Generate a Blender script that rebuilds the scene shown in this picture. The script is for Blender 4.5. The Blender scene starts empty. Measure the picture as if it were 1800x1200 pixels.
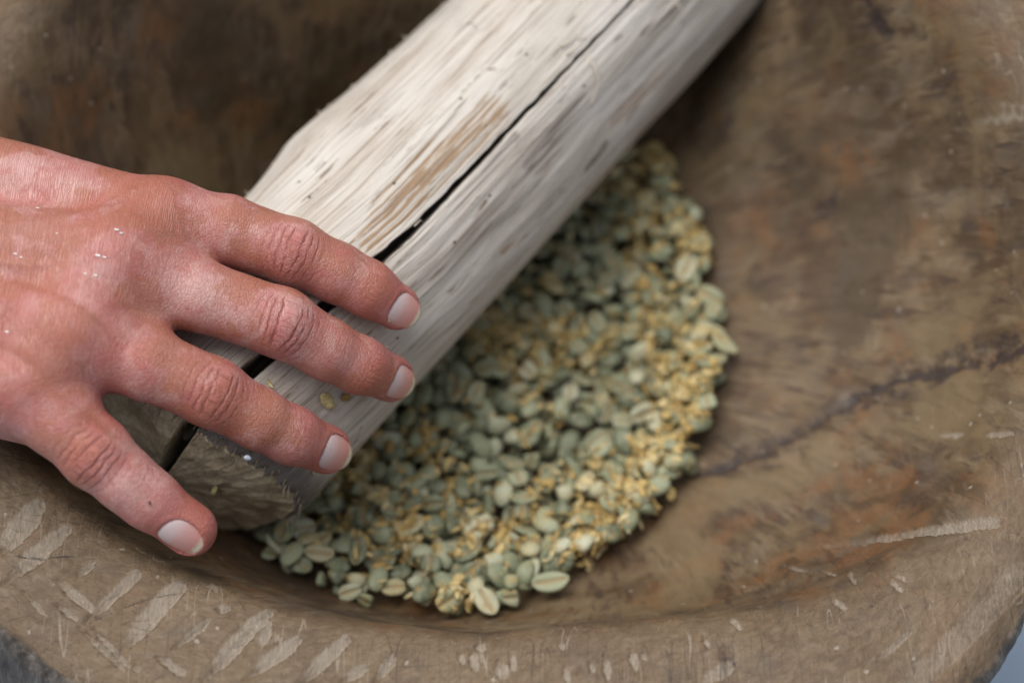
import bpy, math, random
import numpy as np
from mathutils import Vector
from mathutils.bvhtree import BVHTree

# ------------------------------------------------------------------ camera, sky, sun, exposure
scene = bpy.context.scene
ELEV = math.radians(58.0)                       # camera looks this far below the horizon
FWD = np.array([0.0, math.cos(ELEV), -math.sin(ELEV)])
UPV = np.array([0.0, math.sin(ELEV), math.cos(ELEV)])
RGT = np.array([1.0, 0.0, 0.0])
FPX = 1800 * 55.0 / 23.6                        # focal length in photograph pixels
CAM = -735.0 * FWD                              # millimetres; world origin = middle of the bean bed

cam_data = bpy.data.cameras.new("camera")
cam = bpy.data.objects.new("camera", cam_data)
scene.collection.objects.link(cam)
cam_data.lens = 55.0
cam_data.sensor_width = 23.6
cam_data.clip_start = 0.02
cam_data.clip_end = 50.0
cam.location = Vector(CAM * 0.001)
cam.rotation_euler = (math.radians(90.0) - ELEV, 0.0, 0.0)
cam_data.dof.use_dof = True
cam_data.dof.focus_distance = 0.634
cam_data.dof.aperture_fstop = 3.3
scene.camera = cam

SUN_AZ, SUN_EL = math.radians(-60.0), math.radians(72.0)   # azimuth from +Y, clockwise seen from above
world = bpy.data.worlds.new("World")
scene.world = world
world.use_nodes = True
wnt = world.node_tree
wnt.nodes.clear()
sky = wnt.nodes.new("ShaderNodeTexSky")
sky.sky_type = 'NISHITA'
sky.sun_disc = False
sky.sun_elevation = SUN_EL
sky.sun_rotation = SUN_AZ
sky.air_density = 1.0
sky.dust_density = 4.0
hsv = wnt.nodes.new("ShaderNodeHueSaturation")   # overcast: the same sky with most of its blue gone
hsv.inputs["Saturation"].default_value = 0.42
bg = wnt.nodes.new("ShaderNodeBackground")
bg.inputs["Strength"].default_value = 0.112
wout = wnt.nodes.new("ShaderNodeOutputWorld")
wnt.links.new(sky.outputs[0], hsv.inputs["Color"])
wnt.links.new(hsv.outputs[0], bg.inputs["Color"])
wnt.links.new(bg.outputs[0], wout.inputs["Surface"])

sun_data = bpy.data.lights.new("sun", 'SUN')
sun_data.energy = 1.6
sun_data.angle = math.radians(48.0)
sun_data.color = (1.0, 0.965, 0.92)
sun = bpy.data.objects.new("sun", sun_data)
scene.collection.objects.link(sun)
sd = Vector((math.sin(SUN_AZ) * math.cos(SUN_EL), math.cos(SUN_AZ) * math.cos(SUN_EL), math.sin(SUN_EL)))
sun.rotation_euler = sd.to_track_quat('Z', 'Y').to_euler()

scene.view_settings.view_transform = 'Standard'
scene.view_settings.look = 'None'
scene.view_settings.gamma = 1.0
scene.view_settings.use_curve_mapping = False
scene.view_settings.exposure = 0.40
scene.cycles.max_bounces = 8

# ------------------------------------------------------------------ helpers
rng = np.random.default_rng(7)
random.seed(7)


def unproj(px, py, d):
    return CAM + RGT * ((px - 900) / FPX * d) + UPV * ((600 - py) / FPX * d) + FWD * d


def on_z(px, py, z):
    r = RGT * ((px - 900) / FPX) + UPV * ((600 - py) / FPX) + FWD
    return CAM + r * ((z - CAM[2]) / r[2])


def ray(px, py):
    r = RGT * ((px - 900) / FPX) + UPV * ((600 - py) / FPX) + FWD
    return r / np.linalg.norm(r)


def to_px(P):
    q = P - CAM
    d = q @ FWD
    return np.stack([900 + FPX * (q @ RGT) / d, 600 - FPX * (q @ UPV) / d, d], -1)


def unit(v):
    v = np.asarray(v, float)
    return v / np.linalg.norm(v)


def _hash(ix, iy, iz):
    h = (ix.astype(np.uint32) * np.uint32(374761393) + iy.astype(np.uint32) * np.uint32(668265263)
         + iz.astype(np.uint32) * np.uint32(2147483647 - 58))
    h = (h ^ (h >> np.uint32(13))) * np.uint32(1274126177)
    h = h ^ (h >> np.uint32(16))
    return (h & np.uint32(0xFFFFFF)).astype(np.float64) / float(0xFFFFFF) * 2 - 1


def vnoise(p):
    p = np.asarray(p, float) + 1000.0
    i = np.floor(p).astype(np.int64)
    f = p - i
    f = f * f * f * (f * (f * 6 - 15) + 10)
    out = 0
    for a in (0, 1):
        for b in (0, 1):
            for c in (0, 1):
                w = ((f[..., 0] if a else 1 - f[..., 0]) * (f[..., 1] if b else 1 - f[..., 1])
                     * (f[..., 2] if c else 1 - f[..., 2]))
                out = out + w * _hash(i[..., 0] + a, i[..., 1] + b, i[..., 2] + c)
    return out


def fbm(p, octaves=4, gain=0.5):
    s, a, t = 0, 1.0, 0
    for k in range(octaves):
        s = s + a * vnoise(p * (2.03 ** k) + 17.3 * k)
        t += a
        a *= gain
    return s / t


def sstep(a, b, x):
    t = np.clip((x - a) / (b - a), 0, 1)
    return t * t * (3 - 2 * t)


def tag(o, label=None, cat=None, group=None, kind=None):
    if label: o["label"] = label
    if cat: o["category"] = cat
    if group: o["group"] = group
    if kind: o["kind"] = kind
    return o


def mesh_from(name, verts, faces, smooth=True, attrs=None):
    """verts in millimetres; faces an (n,4) / (n,3) array or a list of tuples"""
    me = bpy.data.meshes.new(name)
    V = np.asarray(verts, float) * 0.001
    if isinstance(faces, np.ndarray):
        n, k = faces.shape
        me.vertices.add(len(V))
        me.vertices.foreach_set("co", V.astype(np.float32).ravel())
        me.loops.add(n * k)
        me.loops.foreach_set("vertex_index", faces.astype(np.int32).ravel())
        me.polygons.add(n)
        me.polygons.foreach_set("loop_start", np.arange(0, n * k, k, dtype=np.int32))
        me.polygons.foreach_set("loop_total", np.full(n, k, dtype=np.int32))
    else:
        me.from_pydata(V.tolist(), [], [tuple(f) for f in faces])
    me.update(calc_edges=True)
    me.validate()
    if smooth:
        me.polygons.foreach_set("use_smooth", np.ones(len(me.polygons), dtype=bool))
    for k, a in (attrs or {}).items():
        a = np.asarray(a, np.float32)
        if a.ndim == 1:
            at = me.attributes.new(k, 'FLOAT', 'POINT')
            at.data.foreach_set("value", a)
        else:
            at = me.attributes.new(k, 'FLOAT_VECTOR', 'POINT')
            at.data.foreach_set("vector", a.ravel())
    return me


def link(name, me, mat=None, parent=None):
    o = bpy.data.objects.new(name, me)
    scene.collection.objects.link(o)
    if mat and me is not None and not me.materials:
        me.materials.append(mat)
    if parent:
        o.parent = parent
    return o


def grid_faces(nr, nc, wrap=False):
    r = np.arange(nr - 1)[:, None]
    c = np.arange(nc if wrap else nc - 1)[None, :]
    c1 = (c + 1) % nc
    return np.stack([r * nc + c, r * nc + c1, (r + 1) * nc + c1, (r + 1) * nc + c], -1).reshape(-1, 4)


def seg_dist(P, a, b):
    ab = b - a
    t = np.clip(((P - a) @ ab) / (ab @ ab), 0, 1)
    return np.linalg.norm(P - a - t[:, None] * ab, axis=1), t


# ------------------------------------------------------------------ node helpers
class NT:
    def __init__(self, name):
        self.mat = bpy.data.materials.new(name)
        self.mat.use_nodes = True
        self.t = self.mat.node_tree
        self.t.nodes.clear()
        self.out = self.t.nodes.new("ShaderNodeOutputMaterial")
        self.bsdf = self.t.nodes.new("ShaderNodeBsdfPrincipled")
        self.t.links.new(self.bsdf.outputs[0], self.out.inputs[0])

    def put(self, sock, v):
        if isinstance(v, bpy.types.NodeSocket):
            self.t.links.new(v, sock)
        elif v is not None:
            if sock.type == 'RGBA' and len(v) == 3:
                v = (*v, 1)
            sock.default_value = v

    def attr(self, name, vec=False):
        n = self.t.nodes.new("ShaderNodeAttribute")
        n.attribute_name = name
        return n.outputs["Vector"] if vec else n.outputs["Fac"]

    def obj(self):
        return self.t.nodes.new("ShaderNodeTexCoord").outputs["Object"]

    def map(self, v, scale=(1, 1, 1), loc=(0, 0, 0), rot=(0, 0, 0)):
        n = self.t.nodes.new("ShaderNodeMapping")
        self.put(n.inputs["Vector"], v)
        n.inputs["Scale"].default_value = scale
        n.inputs["Location"].default_value = loc
        n.inputs["Rotation"].default_value = rot
        return n.outputs[0]

    def noise(self, v, scale=1.0, detail=4.0, rough=0.55, dist=0.0, col=False):
        n = self.t.nodes.new("ShaderNodeTexNoise")
        self.put(n.inputs["Vector"], v)
        n.inputs["Scale"].default_value = scale
        n.inputs["Detail"].default_value = detail
        n.inputs["Roughness"].default_value = rough
        n.inputs["Distortion"].default_value = dist
        return n.outputs["Color" if col else "Fac"]

    def voro(self, v, scale=1.0, feature='DISTANCE_TO_EDGE', rand=1.0, out=0):
        n = self.t.nodes.new("ShaderNodeTexVoronoi")
        n.feature = feature
        self.put(n.inputs["Vector"], v)
        n.inputs["Scale"].default_value = scale
        n.inputs["Randomness"].default_value = rand
        return n.outputs[out]

    def ramp(self, v, lo, hi, a=0.0, b=1.0):
        n = self.t.nodes.new("ShaderNodeMapRange")
        n.interpolation_type = 'SMOOTHSTEP'
        self.put(n.inputs[0], v)
        n.inputs[1].default_value = lo
        n.inputs[2].default_value = hi
        n.inputs[3].default_value = a
        n.inputs[4].default_value = b
        return n.outputs[0]

    def m(self, op, a, b=None, c=None):
        n = self.t.nodes.new("ShaderNodeMath")
        n.operation = op
        self.put(n.inputs[0], a)
        if b is not None: self.put(n.inputs[1], b)
        if c is not None: self.put(n.inputs[2], c)
        return n.outputs[0]

    def vm(self, op, a, b):
        n = self.t.nodes.new("ShaderNodeVectorMath")
        n.operation = op
        self.put(n.inputs[0], a)
        self.put(n.inputs[1], b)
        return n.outputs[0]

    def mix(self, f, a, b, mode='MIX'):
        n = self.t.nodes.new("ShaderNodeMix")
        n.data_type = 'RGBA'
        n.blend_type = mode
        self.put(n.inputs[0], f)
        self.put(n.inputs[6], a)
        self.put(n.inputs[7], b)
        return n.outputs[2]

    def cramp(self, v, stops):
        n = self.t.nodes.new("ShaderNodeValToRGB")
        self.put(n.inputs[0], v)
        e = n.color_ramp.elements
        while len(e) < len(stops):
            e.new(0.5)
        for s, (p, c) in zip(e, stops):
            s.position = p
            s.color = (*c, 1)
        return n.outputs[0]

    def bump(self, h, strength=1.0, dist=0.001, normal=None):
        n = self.t.nodes.new("ShaderNodeBump")
        self.put(n.inputs["Height"], h)
        n.inputs["Strength"].default_value = strength
        n.inputs["Distance"].default_value = dist
        if normal is not None:
            self.put(n.inputs["Normal"], normal)
        return n.outputs[0]

    def set(self, **kw):
        for k, v in kw.items():
            self.put(self.bsdf.inputs[k.replace("_", " ")], v)
        return self.mat

# ------------------------------------------------------------------ ground
def mat_ground():
    n = NT("blue_grey_floor")
    o = n.obj()
    c = n.cramp(n.noise(o, 9.0, 6, 0.6), [(0.3, (0.22, 0.29, 0.37)), (0.7, (0.33, 0.40, 0.49))])
    return n.set(Base_Color=c, Roughness=0.8)


gv = np.array([[-4000, -4000, -300], [4000, -4000, -300], [4000, 4000, -300], [-4000, 4000, -300]], float)
ground = link("ground", mesh_from("ground", gv, np.array([[0, 1, 2, 3]])), mat_ground())
tag(ground, kind="structure")

# ------------------------------------------------------------------ the carved wooden mortar
BC = np.array([-18.0, -8.0])                    # bowl centre


def per(th, table):
    """periodic smooth interpolation of a table {degrees: value}"""
    a = sorted(table.items())
    xs = np.array([k for k, _ in a], float)
    ys = np.array([v for _, v in a], float)
    xs = np.concatenate([xs - 360, xs, xs + 360])
    ys = np.concatenate([ys, ys, ys])
    d = np.degrees(th)
    d = (d + 180) % 360 - 180
    # cosine-smoothed linear interpolation
    j = np.clip(np.searchsorted(xs, d) - 1, 0, len(xs) - 2)
    t = (d - xs[j]) / (xs[j + 1] - xs[j])
    m = np.gradient(ys, xs)
    h = xs[j + 1] - xs[j]
    return ((2 * t**3 - 3 * t**2 + 1) * ys[j] + (t**3 - 2 * t**2 + t) * h * m[j]
            + (-2 * t**3 + 3 * t**2) * ys[j + 1] + (t**3 - t**2) * h * m[j + 1])


def bspline(ctrl, T):
    """ctrl (n,K,2) -> (n,T,2) uniform cubic b-spline, clamped at the ends"""
    c = np.concatenate([2 * ctrl[:, :1] - ctrl[:, 1:2], ctrl, 2 * ctrl[:, -1:] - ctrl[:, -2:-1]], 1)
    K = ctrl.shape[1]
    j = np.minimum(np.floor(T).astype(int), K - 2)
    t = (T - j)[None, :, None]
    b0 = (1 - t)**3 / 6
    b1 = (3 * t**3 - 6 * t**2 + 4) / 6
    b2 = (-3 * t**3 + 3 * t**2 + 3 * t + 1) / 6
    b3 = t**3 / 6
    return b0 * c[:, j] + b1 * c[:, j + 1] + b2 * c[:, j + 2] + b3 * c[:, j + 3]


def mortar_controls(th):
    rl = per(th, {-180: 142, -157: 134, -135: 124, -114: 118.5, -89: 118.5, -65: 128, -49: 148, -31: 168,
                  0: 176, 25: 164, 42: 150, 60: 142, 78: 130, 95: 122, 125: 124, 150: 134})
    zl = per(th, {-180: 64, -150: 61, -120: 60, -90: 60, -60: 60, -30: 62, 0: 78, 28: 100, 42: 84, 51: 36, 60: 22, 69: 34, 80: 95, 100: 165, 130: 140, 158: 84})  # far rim, out of view, raised to keep light off the far wall
    ro = per(th, {-180: 176, -150: 164, -138: 164, -120: 162, -90: 163, -60: 178, -46: 190, -36: 189,
                  -20: 194, 0: 204, 60: 198, 120: 188, 150: 182})
    soft = per(th, {-180: 0.25, -120: 0.12, -95: 0.2, -70: 0.55, -45: 1.0, 0: 1.0, 90: 0.8, 150: 0.4})
    under = per(th, {-180: 0.0, -120: 0.0, -80: 0.1, -55: 0.7, -30: 1.0, 0: 0.6, 60: 0.2, 120: 0})
    belly = per(th, {-180: 0.35, -120: 0.25, -90: 0.3, -60: 0.55, -30: 0.75, 0: 0.8, 90: 0.55, 140: 0.4})
    z = np.zeros_like(th)
    rb = 86 + z

    def wall(f, k):                              # k = share of the height at share f of the run
        return rb + (rl - rb) * f, 3 + (zl - 3) * (k * (1 - belly) + f * f * belly)
    w1, w2, w3 = wall(0.25, 0.27), wall(0.5, 0.55), wall(0.75, 0.8)
    P = [(z, z - 9), (z + 30, z - 9), (z + 58, z - 7), (z + 75, z - 3.5), (rb, z + 2), w1, w2, w3,
         (rl - 1.5 - 8 * soft, zl - 5 - 0 * soft), (rl + 1.5 + 1 * soft, zl - 0.3), (rl + 7 + 3 * soft, zl + 0.6),
         (rl * .55 + ro * .45, zl + 1.0), (rl * .2 + ro * .8, zl - 0.5), (ro - 3, zl - 2.5),
         (ro + 0.5, zl - 5.5), (ro + 2.5 - under, zl - 12), (ro + 5 - 14 * under, zl - 30),
         (ro + 9 - 50 * under, z - 20), (ro + 12 - 70 * under, z - 120), (ro - 5 - 60 * under, z - 299),
         (z + 60, z - 299.5), (z, z - 299.5)]
    return np.stack([np.stack(p, -1) for p in P], 1)


def mortar_points(th, T):
    rz = bspline(mortar_controls(th), T)         # (cols, rows, 2)
    v = np.concatenate([np.zeros((len(th), 1)),
                        np.cumsum(np.linalg.norm(np.diff(rz, axis=1), axis=2), 1)], 1)
    x = BC[0] + rz[..., 0] * np.cos(th)[:, None]
    y = BC[1] + rz[..., 0] * np.sin(th)[:, None]
    return np.stack([x, y, rz[..., 1]], -1), v


def make_bvh(V, F):
    return BVHTree.FromPolygons([tuple(p) for p in V.tolist()], [tuple(f) for f in F.tolist()])


def hit(bvh, px, py):
    loc, nor, idx, d = bvh.ray_cast(Vector(CAM), Vector(ray(px, py)), 3000)
    return (np.array(loc), np.array(nor)) if loc is not None else (None, None)


th_c = np.radians(np.arange(-180, 180, 2.0))
Tc = np.linspace(0, 21, 150)
Pc, _ = mortar_points(th_c, Tc)
Pc = Pc.transpose(1, 0, 2)
mortar_bvh = make_bvh(Pc.reshape(-1, 3), grid_faces(len(Tc), len(th_c), True))


def mat_mortar():
    n = NT("carved_mortar_wood")
    wc = n.attr("wc", True)                      # (round x, round y, along the profile), millimetres
    o = n.map(n.obj(), (1000, 1000, 1000))
    cut, dark, rimf, ext = n.attr("cut"), n.attr("dark"), n.attr("rim"), n.attr("ext")
    red = n.noise(n.map(o, (1, 1, 1), (90, 20, 5)), 0.035, 4, 0.65)
    broad = n.noise(o, 0.03, 6, 0.66, 0.6)
    base = n.cramp(broad, [(0.36, (0.046, 0.027, 0.012)), (0.5, (0.110, 0.070, 0.035)), (0.64, (0.185, 0.130, 0.072))])
    # long vessel flecks that follow the slope of the wall
    fl = n.noise(n.map(wc, (0.30, 0.30, 0.085)), 1.0, 4, 0.58, 0.4)
    fl2 = n.noise(n.map(wc, (0.16, 0.16, 0.045), (11, 3, 8)), 1.0, 4, 0.6, 0.5)
    fl_m = n.m('MAXIMUM', n.ramp(fl, 0.54, 0.63), n.m('MULTIPLY', n.ramp(fl2, 0.54, 0.68), 0.75))
    fl_in = n.m('MULTIPLY', fl_m, n.ramp(rimf, 0.2, 0.8, 0.8, 0.22))
    base = n.mix(fl_in, base, n.mix(n.ramp(red, 0.42, 0.58), (0.040, 0.026, 0.020), (0.072, 0.030, 0.013)))
    pale = n.noise(n.map(wc, (0.22, 0.22, 0.05), (31, 7, 3)), 1.0, 4, 0.6, 0.2)
    base = n.mix(n.ramp(pale, 0.53, 0.72, 0, 0.6), base, (0.215, 0.160, 0.098))
    gry = n.noise(o, 0.05, 4, 0.6)
    base = n.mix(n.ramp(gry, 0.52, 0.72, 0, 0.5), base, (0.150, 0.122, 0.094))
    base = n.mix(n.ramp(red, 0.50, 0.62, 0, 0.65), base, (0.165, 0.076, 0.026))
    spot = n.noise(n.map(wc, (0.13, 0.13, 0.06), (70, 2, 9)), 1.0, 4, 0.62, 0.4)
    base = n.mix(n.ramp(spot, 0.53, 0.64, 0, 0.78), base, (0.062, 0.034, 0.014))
    grain = n.noise(n.map(wc, (1.5, 1.5, 0.14), (4, 4, 4)), 1.0, 4, 0.65, 0.1)
    base = n.mix(n.ramp(grain, 0.5, 0.72, 0, 0.38), base, (0.08, 0.05, 0.025))
    olive = n.noise(n.map(o, (1, 1, 1), (15, 60, 2)), 0.024, 5, 0.6, 0.7)
    base = n.mix(n.ramp(olive, 0.52, 0.66, 0, 0.6), base, (0.185, 0.130, 0.064))
    base = n.mix(n.ramp(olive, 0.48, 0.36, 0, 0.75), base, (0.062, 0.040, 0.020))
    # the rim: greyer, hacked, fine fibres
    fib = n.noise(n.map(wc, (0.35, 0.35, 0.5)), 1.0, 7, 0.72, 0.6)
    rimc = n.cramp(fib, [(0.3, (0.088, 0.054, 0.028)), (0.52, (0.168, 0.115, 0.067)), (0.72, (0.255, 0.195, 0.128))])
    base = n.mix(n.m('MULTIPLY', rimf, 0.68), base, rimc)
    grime = n.noise(n.map(o, (1, 1, 1), (7, 55, 1)), 0.09, 6, 0.7, 0.5)
    base = n.mix(n.m('MULTIPLY', n.ramp(grime, 0.54, 0.70), 0.55), base, (0.10, 0.075, 0.05))
    # hair cracks
    wob = n.vm('ADD', n.map(o, (0.030, 0.055, 0.05), rot=(0, 0, 0.2)),
               n.vm('MULTIPLY', n.noise(o, 0.06, 4, 0.6, col=True), (0.55, 0.55, 0.55)))
    ck = n.ramp(n.voro(wob, 1.0), 0.003, 0.011, 1, 0)
    ckm = n.m('MULTIPLY', n.m('MULTIPLY', ck, n.ramp(n.noise(o, 0.03, 3), 0.45, 0.6)), n.ramp(rimf, 0.2, 0.7, 0.0, 0.85))
    def hairs(scale, rot, loc, w, lo):
        q = n.noise(n.map(o, scale, loc, (0, 0, rot)), 1.0, 1, 0.3)
        line = n.ramp(n.m('ABSOLUTE', n.m('SUBTRACT', q, 0.5)), w * 0.4, w, 1, 0)
        return n.m('MULTIPLY', line, n.ramp(n.noise(n.map(o, (1, 1, 1), loc), 0.05, 3), lo, lo + 0.1))
    hk = n.m('MAXIMUM', hairs((0.20, 0.012, 0.1), 0.12, (3, 1, 0), 0.008, 0.50), hairs((0.014, 0.22, 0.1), 0.35, (9, 4, 0), 0.008, 0.52))
    hk = n.m('MAXIMUM', hk, hairs((0.16, 0.010, 0.1), -0.9, (13, 2, 0), 0.008, 0.5))
    hkl = hairs((0.30, 0.016, 0.1), 1.15, (23, 8, 0), 0.014, 0.50)
    base = n.mix(n.m('MULTIPLY', hkl, n.ramp(rimf, 0.2, 0.7, 0.12, 0.55)), base, (0.33, 0.28, 0.21))
    speck = n.noise(o, 1.1, 5, 0.75)
    base = n.mix(n.m('MULTIPLY', n.ramp(speck, 0.55, 0.66), n.m('MULTIPLY', rimf, 0.65)), base, (0.055, 0.042, 0.03))
    # fresh cuts
    cutn = n.noise(n.map(o, (0.8, 0.2, 0.8), rot=(0, 0, -0.85)), 2.2, 5, 0.7)
    cutc = n.cramp(cutn, [(0.3, (0.21, 0.17, 0.125)), (0.7, (0.39, 0.335, 0.265))])
    cutf = n.m('MULTIPLY', n.ramp(n.m('ADD', cut, n.m('ADD', n.m('MULTIPLY', n.m('SUBTRACT', cutn, 0.5), 0.9), n.m('MULTIPLY', n.m('SUBTRACT', grime, 0.5), -0.9))), 0.22, 0.95), 0.7)
    base = n.mix(cutf, base, cutc)
    dn = n.noise(o, 0.35, 4, 0.7)
    base = n.mix(n.m('MULTIPLY', n.ramp(n.m('ADD', dark, n.m('MULTIPLY', n.m('SUBTRACT', dn, 0.5), 1.7)), 0.34, 0.95), 0.9), base, (0.030, 0.019, 0.017))
    base = n.mix(n.m('MULTIPLY', hk, n.ramp(rimf, 0.2, 0.7, 0.08, 0.55)), base, (0.045, 0.032, 0.022))
    base = n.mix(n.m('MULTIPLY', ckm, 0.3), base, (0.03, 0.022, 0.016))
    # small pale scuffs and specks
    sp = n.voro(n.vm('ADD', n.map(o, (0.11, 0.11, 0.11)), n.vm('MULTIPLY', n.noise(o, 0.4, 2, col=True), (0.2, 0.2, 0.2))), 1.0, 'F1')
    base = n.mix(n.m('MULTIPLY', n.ramp(sp, 0.04, 0.09, 1, 0), 0.6), base, (0.38, 0.34, 0.28))
    bark = n.cramp(n.noise(n.map(o, (0.3, 0.3, 0.05)), 1.0, 5, 0.7), [(0.35, (0.024, 0.018, 0.013)), (0.5, (0.075, 0.062, 0.050)), (0.68, (0.19, 0.17, 0.145))])
    base = n.mix(ext, base, bark)
    h = n.m('ADD', n.m('MULTIPLY', fib, n.ramp(rimf, 0, 1, 0.25, 0.8)), n.m('MULTIPLY', fl_m, -0.35))
    h = n.m('ADD', h, n.m('MULTIPLY', n.noise(o, 1.6, 4, 0.7), 0.35))
    h = n.m('ADD', h, n.m('MULTIPLY', n.m('MULTIPLY', cutn, cutf), 0.5))
    rough = n.ramp(n.noise(o, 0.12, 3), 0.3, 0.7, 0.52, 0.72)
    return n.set(Base_Color=base, Roughness=rough, Normal=n.bump(h, 0.55, 0.0009))


def build_mortar():
    deg = np.concatenate([np.arange(-168, -18, 0.26), np.arange(-18, 192, 0.7)])
    th = np.radians(deg)
    T = np.concatenate([np.linspace(0, 3.2, 14, endpoint=False), np.linspace(3.2, 8.0, 105, endpoint=False),
                        np.linspace(8.0, 14.0, 135, endpoint=False), np.linspace(14, 17, 24, endpoint=False),
                        np.linspace(17, 21, 14)])
    P, v = mortar_points(th, T)                  # (cols, rows)
    P = P.transpose(1, 0, 2)
    v = v.T
    nr, nc = len(T), len(th)
    du = np.roll(P, -1, 1) - np.roll(P, 1, 1)
    dv = np.gradient(P, axis=0)
    N = np.cross(du, dv)
    N /= np.linalg.norm(N, axis=2, keepdims=True) + 1e-9
    V = P.reshape(-1, 3)
    Nf = N.reshape(-1, 3)
    # keep the normals pointing out of the wood
    if Nf[nc * 60 + 100] @ np.array([0, 0, 1.0]) < 0:
        Nf = -Nf
        flip = True
    else:
        flip = False
    Tg = np.repeat(T, nc)
    rim = sstep(7.6, 9.0, Tg) * (1 - sstep(13.4, 14.4, Tg + 0.5 * fbm(V * 0.08, 3)))
    ext = sstep(13.3, 13.9, Tg + 0.55 * fbm(V * 0.07 + 9, 4))
    cut = np.zeros(len(V))
    dark = np.zeros(len(V))
    disp = 0.9 * fbm(V * 0.033, 3) + 0.28 * fbm(V * 0.16, 3)
    disp += ext * (2.2 * fbm(V * np.array([0.10, 0.10, 0.03]), 4))
    # hollows left by the adze
    adz = np.abs(vnoise(V * 0.06 + 3.1))
    disp -= rim * 0.5 * (1 - adz)
    vis = (Tg > 3) & (Tg < 14.5)
    idx = np.nonzero(vis)[0]
    Vv = V[idx]
    wob = 0.45 * fbm(Vv * 0.35, 2)

    def stroke(pts, w, depth, kind='cut', amount=1.0, taper=True):
        """a tool mark along photograph points; w in millimetres"""
        Q = []
        for p in pts:
            h_, _ = hit(mortar_bvh, *p)
            if h_ is None:
                h_ = on_z(p[0], p[1], 60)
            Q.append(h_)
        best = np.full(len(Vv), 1e9)
        bt = np.zeros(len(Vv))
        side = np.zeros(len(Vv))
        n_ = len(Q) - 1
        for k in range(n_):
            d, t = seg_dist(Vv, Q[k], Q[k + 1])
            ab = Q[k + 1] - Q[k]
            sd_ = np.sign((Vv[:, 0] - Q[k][0]) * ab[1] - (Vv[:, 1] - Q[k][1]) * ab[0])
            m_ = d < best
            best[m_] = d[m_]
            bt[m_] = (t[m_] + k) / n_
            side[m_] = sd_[m_]
        ww = w * (0.35 + 0.65 * sstep(0.0, 0.45, bt) * (1 - 0.45 * sstep(0.8, 1.0, bt)) if taper else 1.0)
        x = (best + wob * min(1.3, w / 2.0)) / (ww / 2)
        if kind == 'dark' and w > 4:
            x = x + 0.9 * fbm(Vv * 0.22 + w, 3)
        if kind == 'cut':
            prof = np.where(side > 0, 1 - sstep(0.85, 1.0, x), 1 - sstep(0.35, 1.15, x))
            fade = 0.35 + 0.65 * sstep(0.0, 0.55, bt) if taper else 1.0
            cut[idx] = np.maximum(cut[idx], prof * amount * fade)
            plane = np.where(side > 0, 0.5 + 0.5 * np.clip(x, 0, 1), 0.5 - 0.5 * np.clip(x, 0, 1))
            disp[idx] -= np.where(x < 1, prof * depth * 1.35 * plane, 0)
            if w > 1.2:
                dark[idx] = np.maximum(dark[idx], np.exp(-((x - 1.02) / 0.10) ** 2) * (side > 0) * 0.75 * amount)  # shadowed edge painted dark along the steep side of the cut
        else:
            prof = 1 - sstep(0.5, 1.1, x)
            if kind == 'dark' and w > 2:
                prof = prof * (0.62 + 0.38 * sstep(-.25, .3, fbm(Vv * 0.13, 3)))
            if kind == 'dark':
                dark[idx] = np.maximum(dark[idx], prof * amount)
            disp[idx] -= prof * depth * 0.6

    px = 0.155
    for (x0, y0, x1, y1, w) in [(4, 1023, 113, 928, 22), (-8, 975, 62, 889, 30), (148, 1091, 239, 1005, 15),
                                (202, 1150, 315, 1025, 25), (303, 1138, 367, 1087, 10), (345, 1205, 470, 1072, 22),
                                (428, 1192, 521, 1122, 19), (520, 1205, 607, 1122, 18), (600, 1196, 640, 1171, 12),
                                (655, 1198, 690, 1155, 12), (101, 1017, 160, 1068, 11), (268, 1146, 323, 1180, 10),
                                (97, 1060, 132, 1084, 9), (455, 1140, 470, 1092, 14), (140, 1100, 205, 1165, 7),
                                (155, 1095, 225, 1168, 6), (165, 1120, 215, 1175, 6), (40, 1040, 80, 1080, 6),
                                (130, 1010, 165, 985, 10), (380, 1068, 400, 1066, 12), (235, 1165, 243, 1178, 10)]:
        stroke([(x0, y0), (x1, y1)], w * px * 1.75, 1.1)
    for (x, y, hh, w) in [(810, 1152, 22, 7), (832, 1153, 34, 13), (900, 1157, 30, 10), (880, 1172, 24, 18),
                          (995, 1182, 34, 8), (1066, 1168, 42, 11), (1040, 1170, 16, 6), (1113, 1157, 36, 10),
                          (1241, 1125, 22, 6), (843, 1130, 12, 14), (985, 1132, 12, 8), (1130, 1150, 14, 7)]:
        stroke([(x - 2, y - hh / 2), (x + 2, y), (x + 5, y + hh / 2)], w * px * 1.7, 0.8)
    for (x0, y0, x1, y1, w) in [(1280, 1080, 1303, 1101, 8), (1490, 1000, 1503, 1020, 9), (1460, 1043, 1484, 1066, 9),
                                (1556, 1008, 1585, 1034, 8), (1568, 1005, 1592, 1016, 8), (1375, 988, 1420, 1005, 7),
                                (1640, 765, 1690, 763, 7), (1720, 765, 1780, 762, 9), (1440, 1000, 1470, 1010, 6),
                                (1700, 215, 1795, 205, 14), (1735, 180, 1800, 190, 8), (1540, 1160, 1600, 1110, 9),
                                (1225, 1200, 1290, 1165, 20), (330, 1080, 345, 1076, 5), (240, 962, 262, 972, 3)]:
        stroke([(x0, y0), (x1, y1)], w * px * 1.6, 0.6, amount=0.8)
    stroke([(1440, 963), (1540, 948), (1650, 928), (1750, 914)], 5.6, 1.6, amount=0.75)
    stroke([(1450, 990), (1600, 975), (1700, 945)], 2.6, 0.6, 'dark', 0.55)
    stroke([(1600, 1205), (1690, 1110), (1795, 1005)], 9.0, 0.5, amount=0.5, taper=False)
    # the drying crack in the right wall and the dark streak beside it
    stroke([(1205, 840), (1270, 822), (1333, 797), (1427, 745), (1500, 705)], 4.6, 2.2, 'dark', 1.25)
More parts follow.
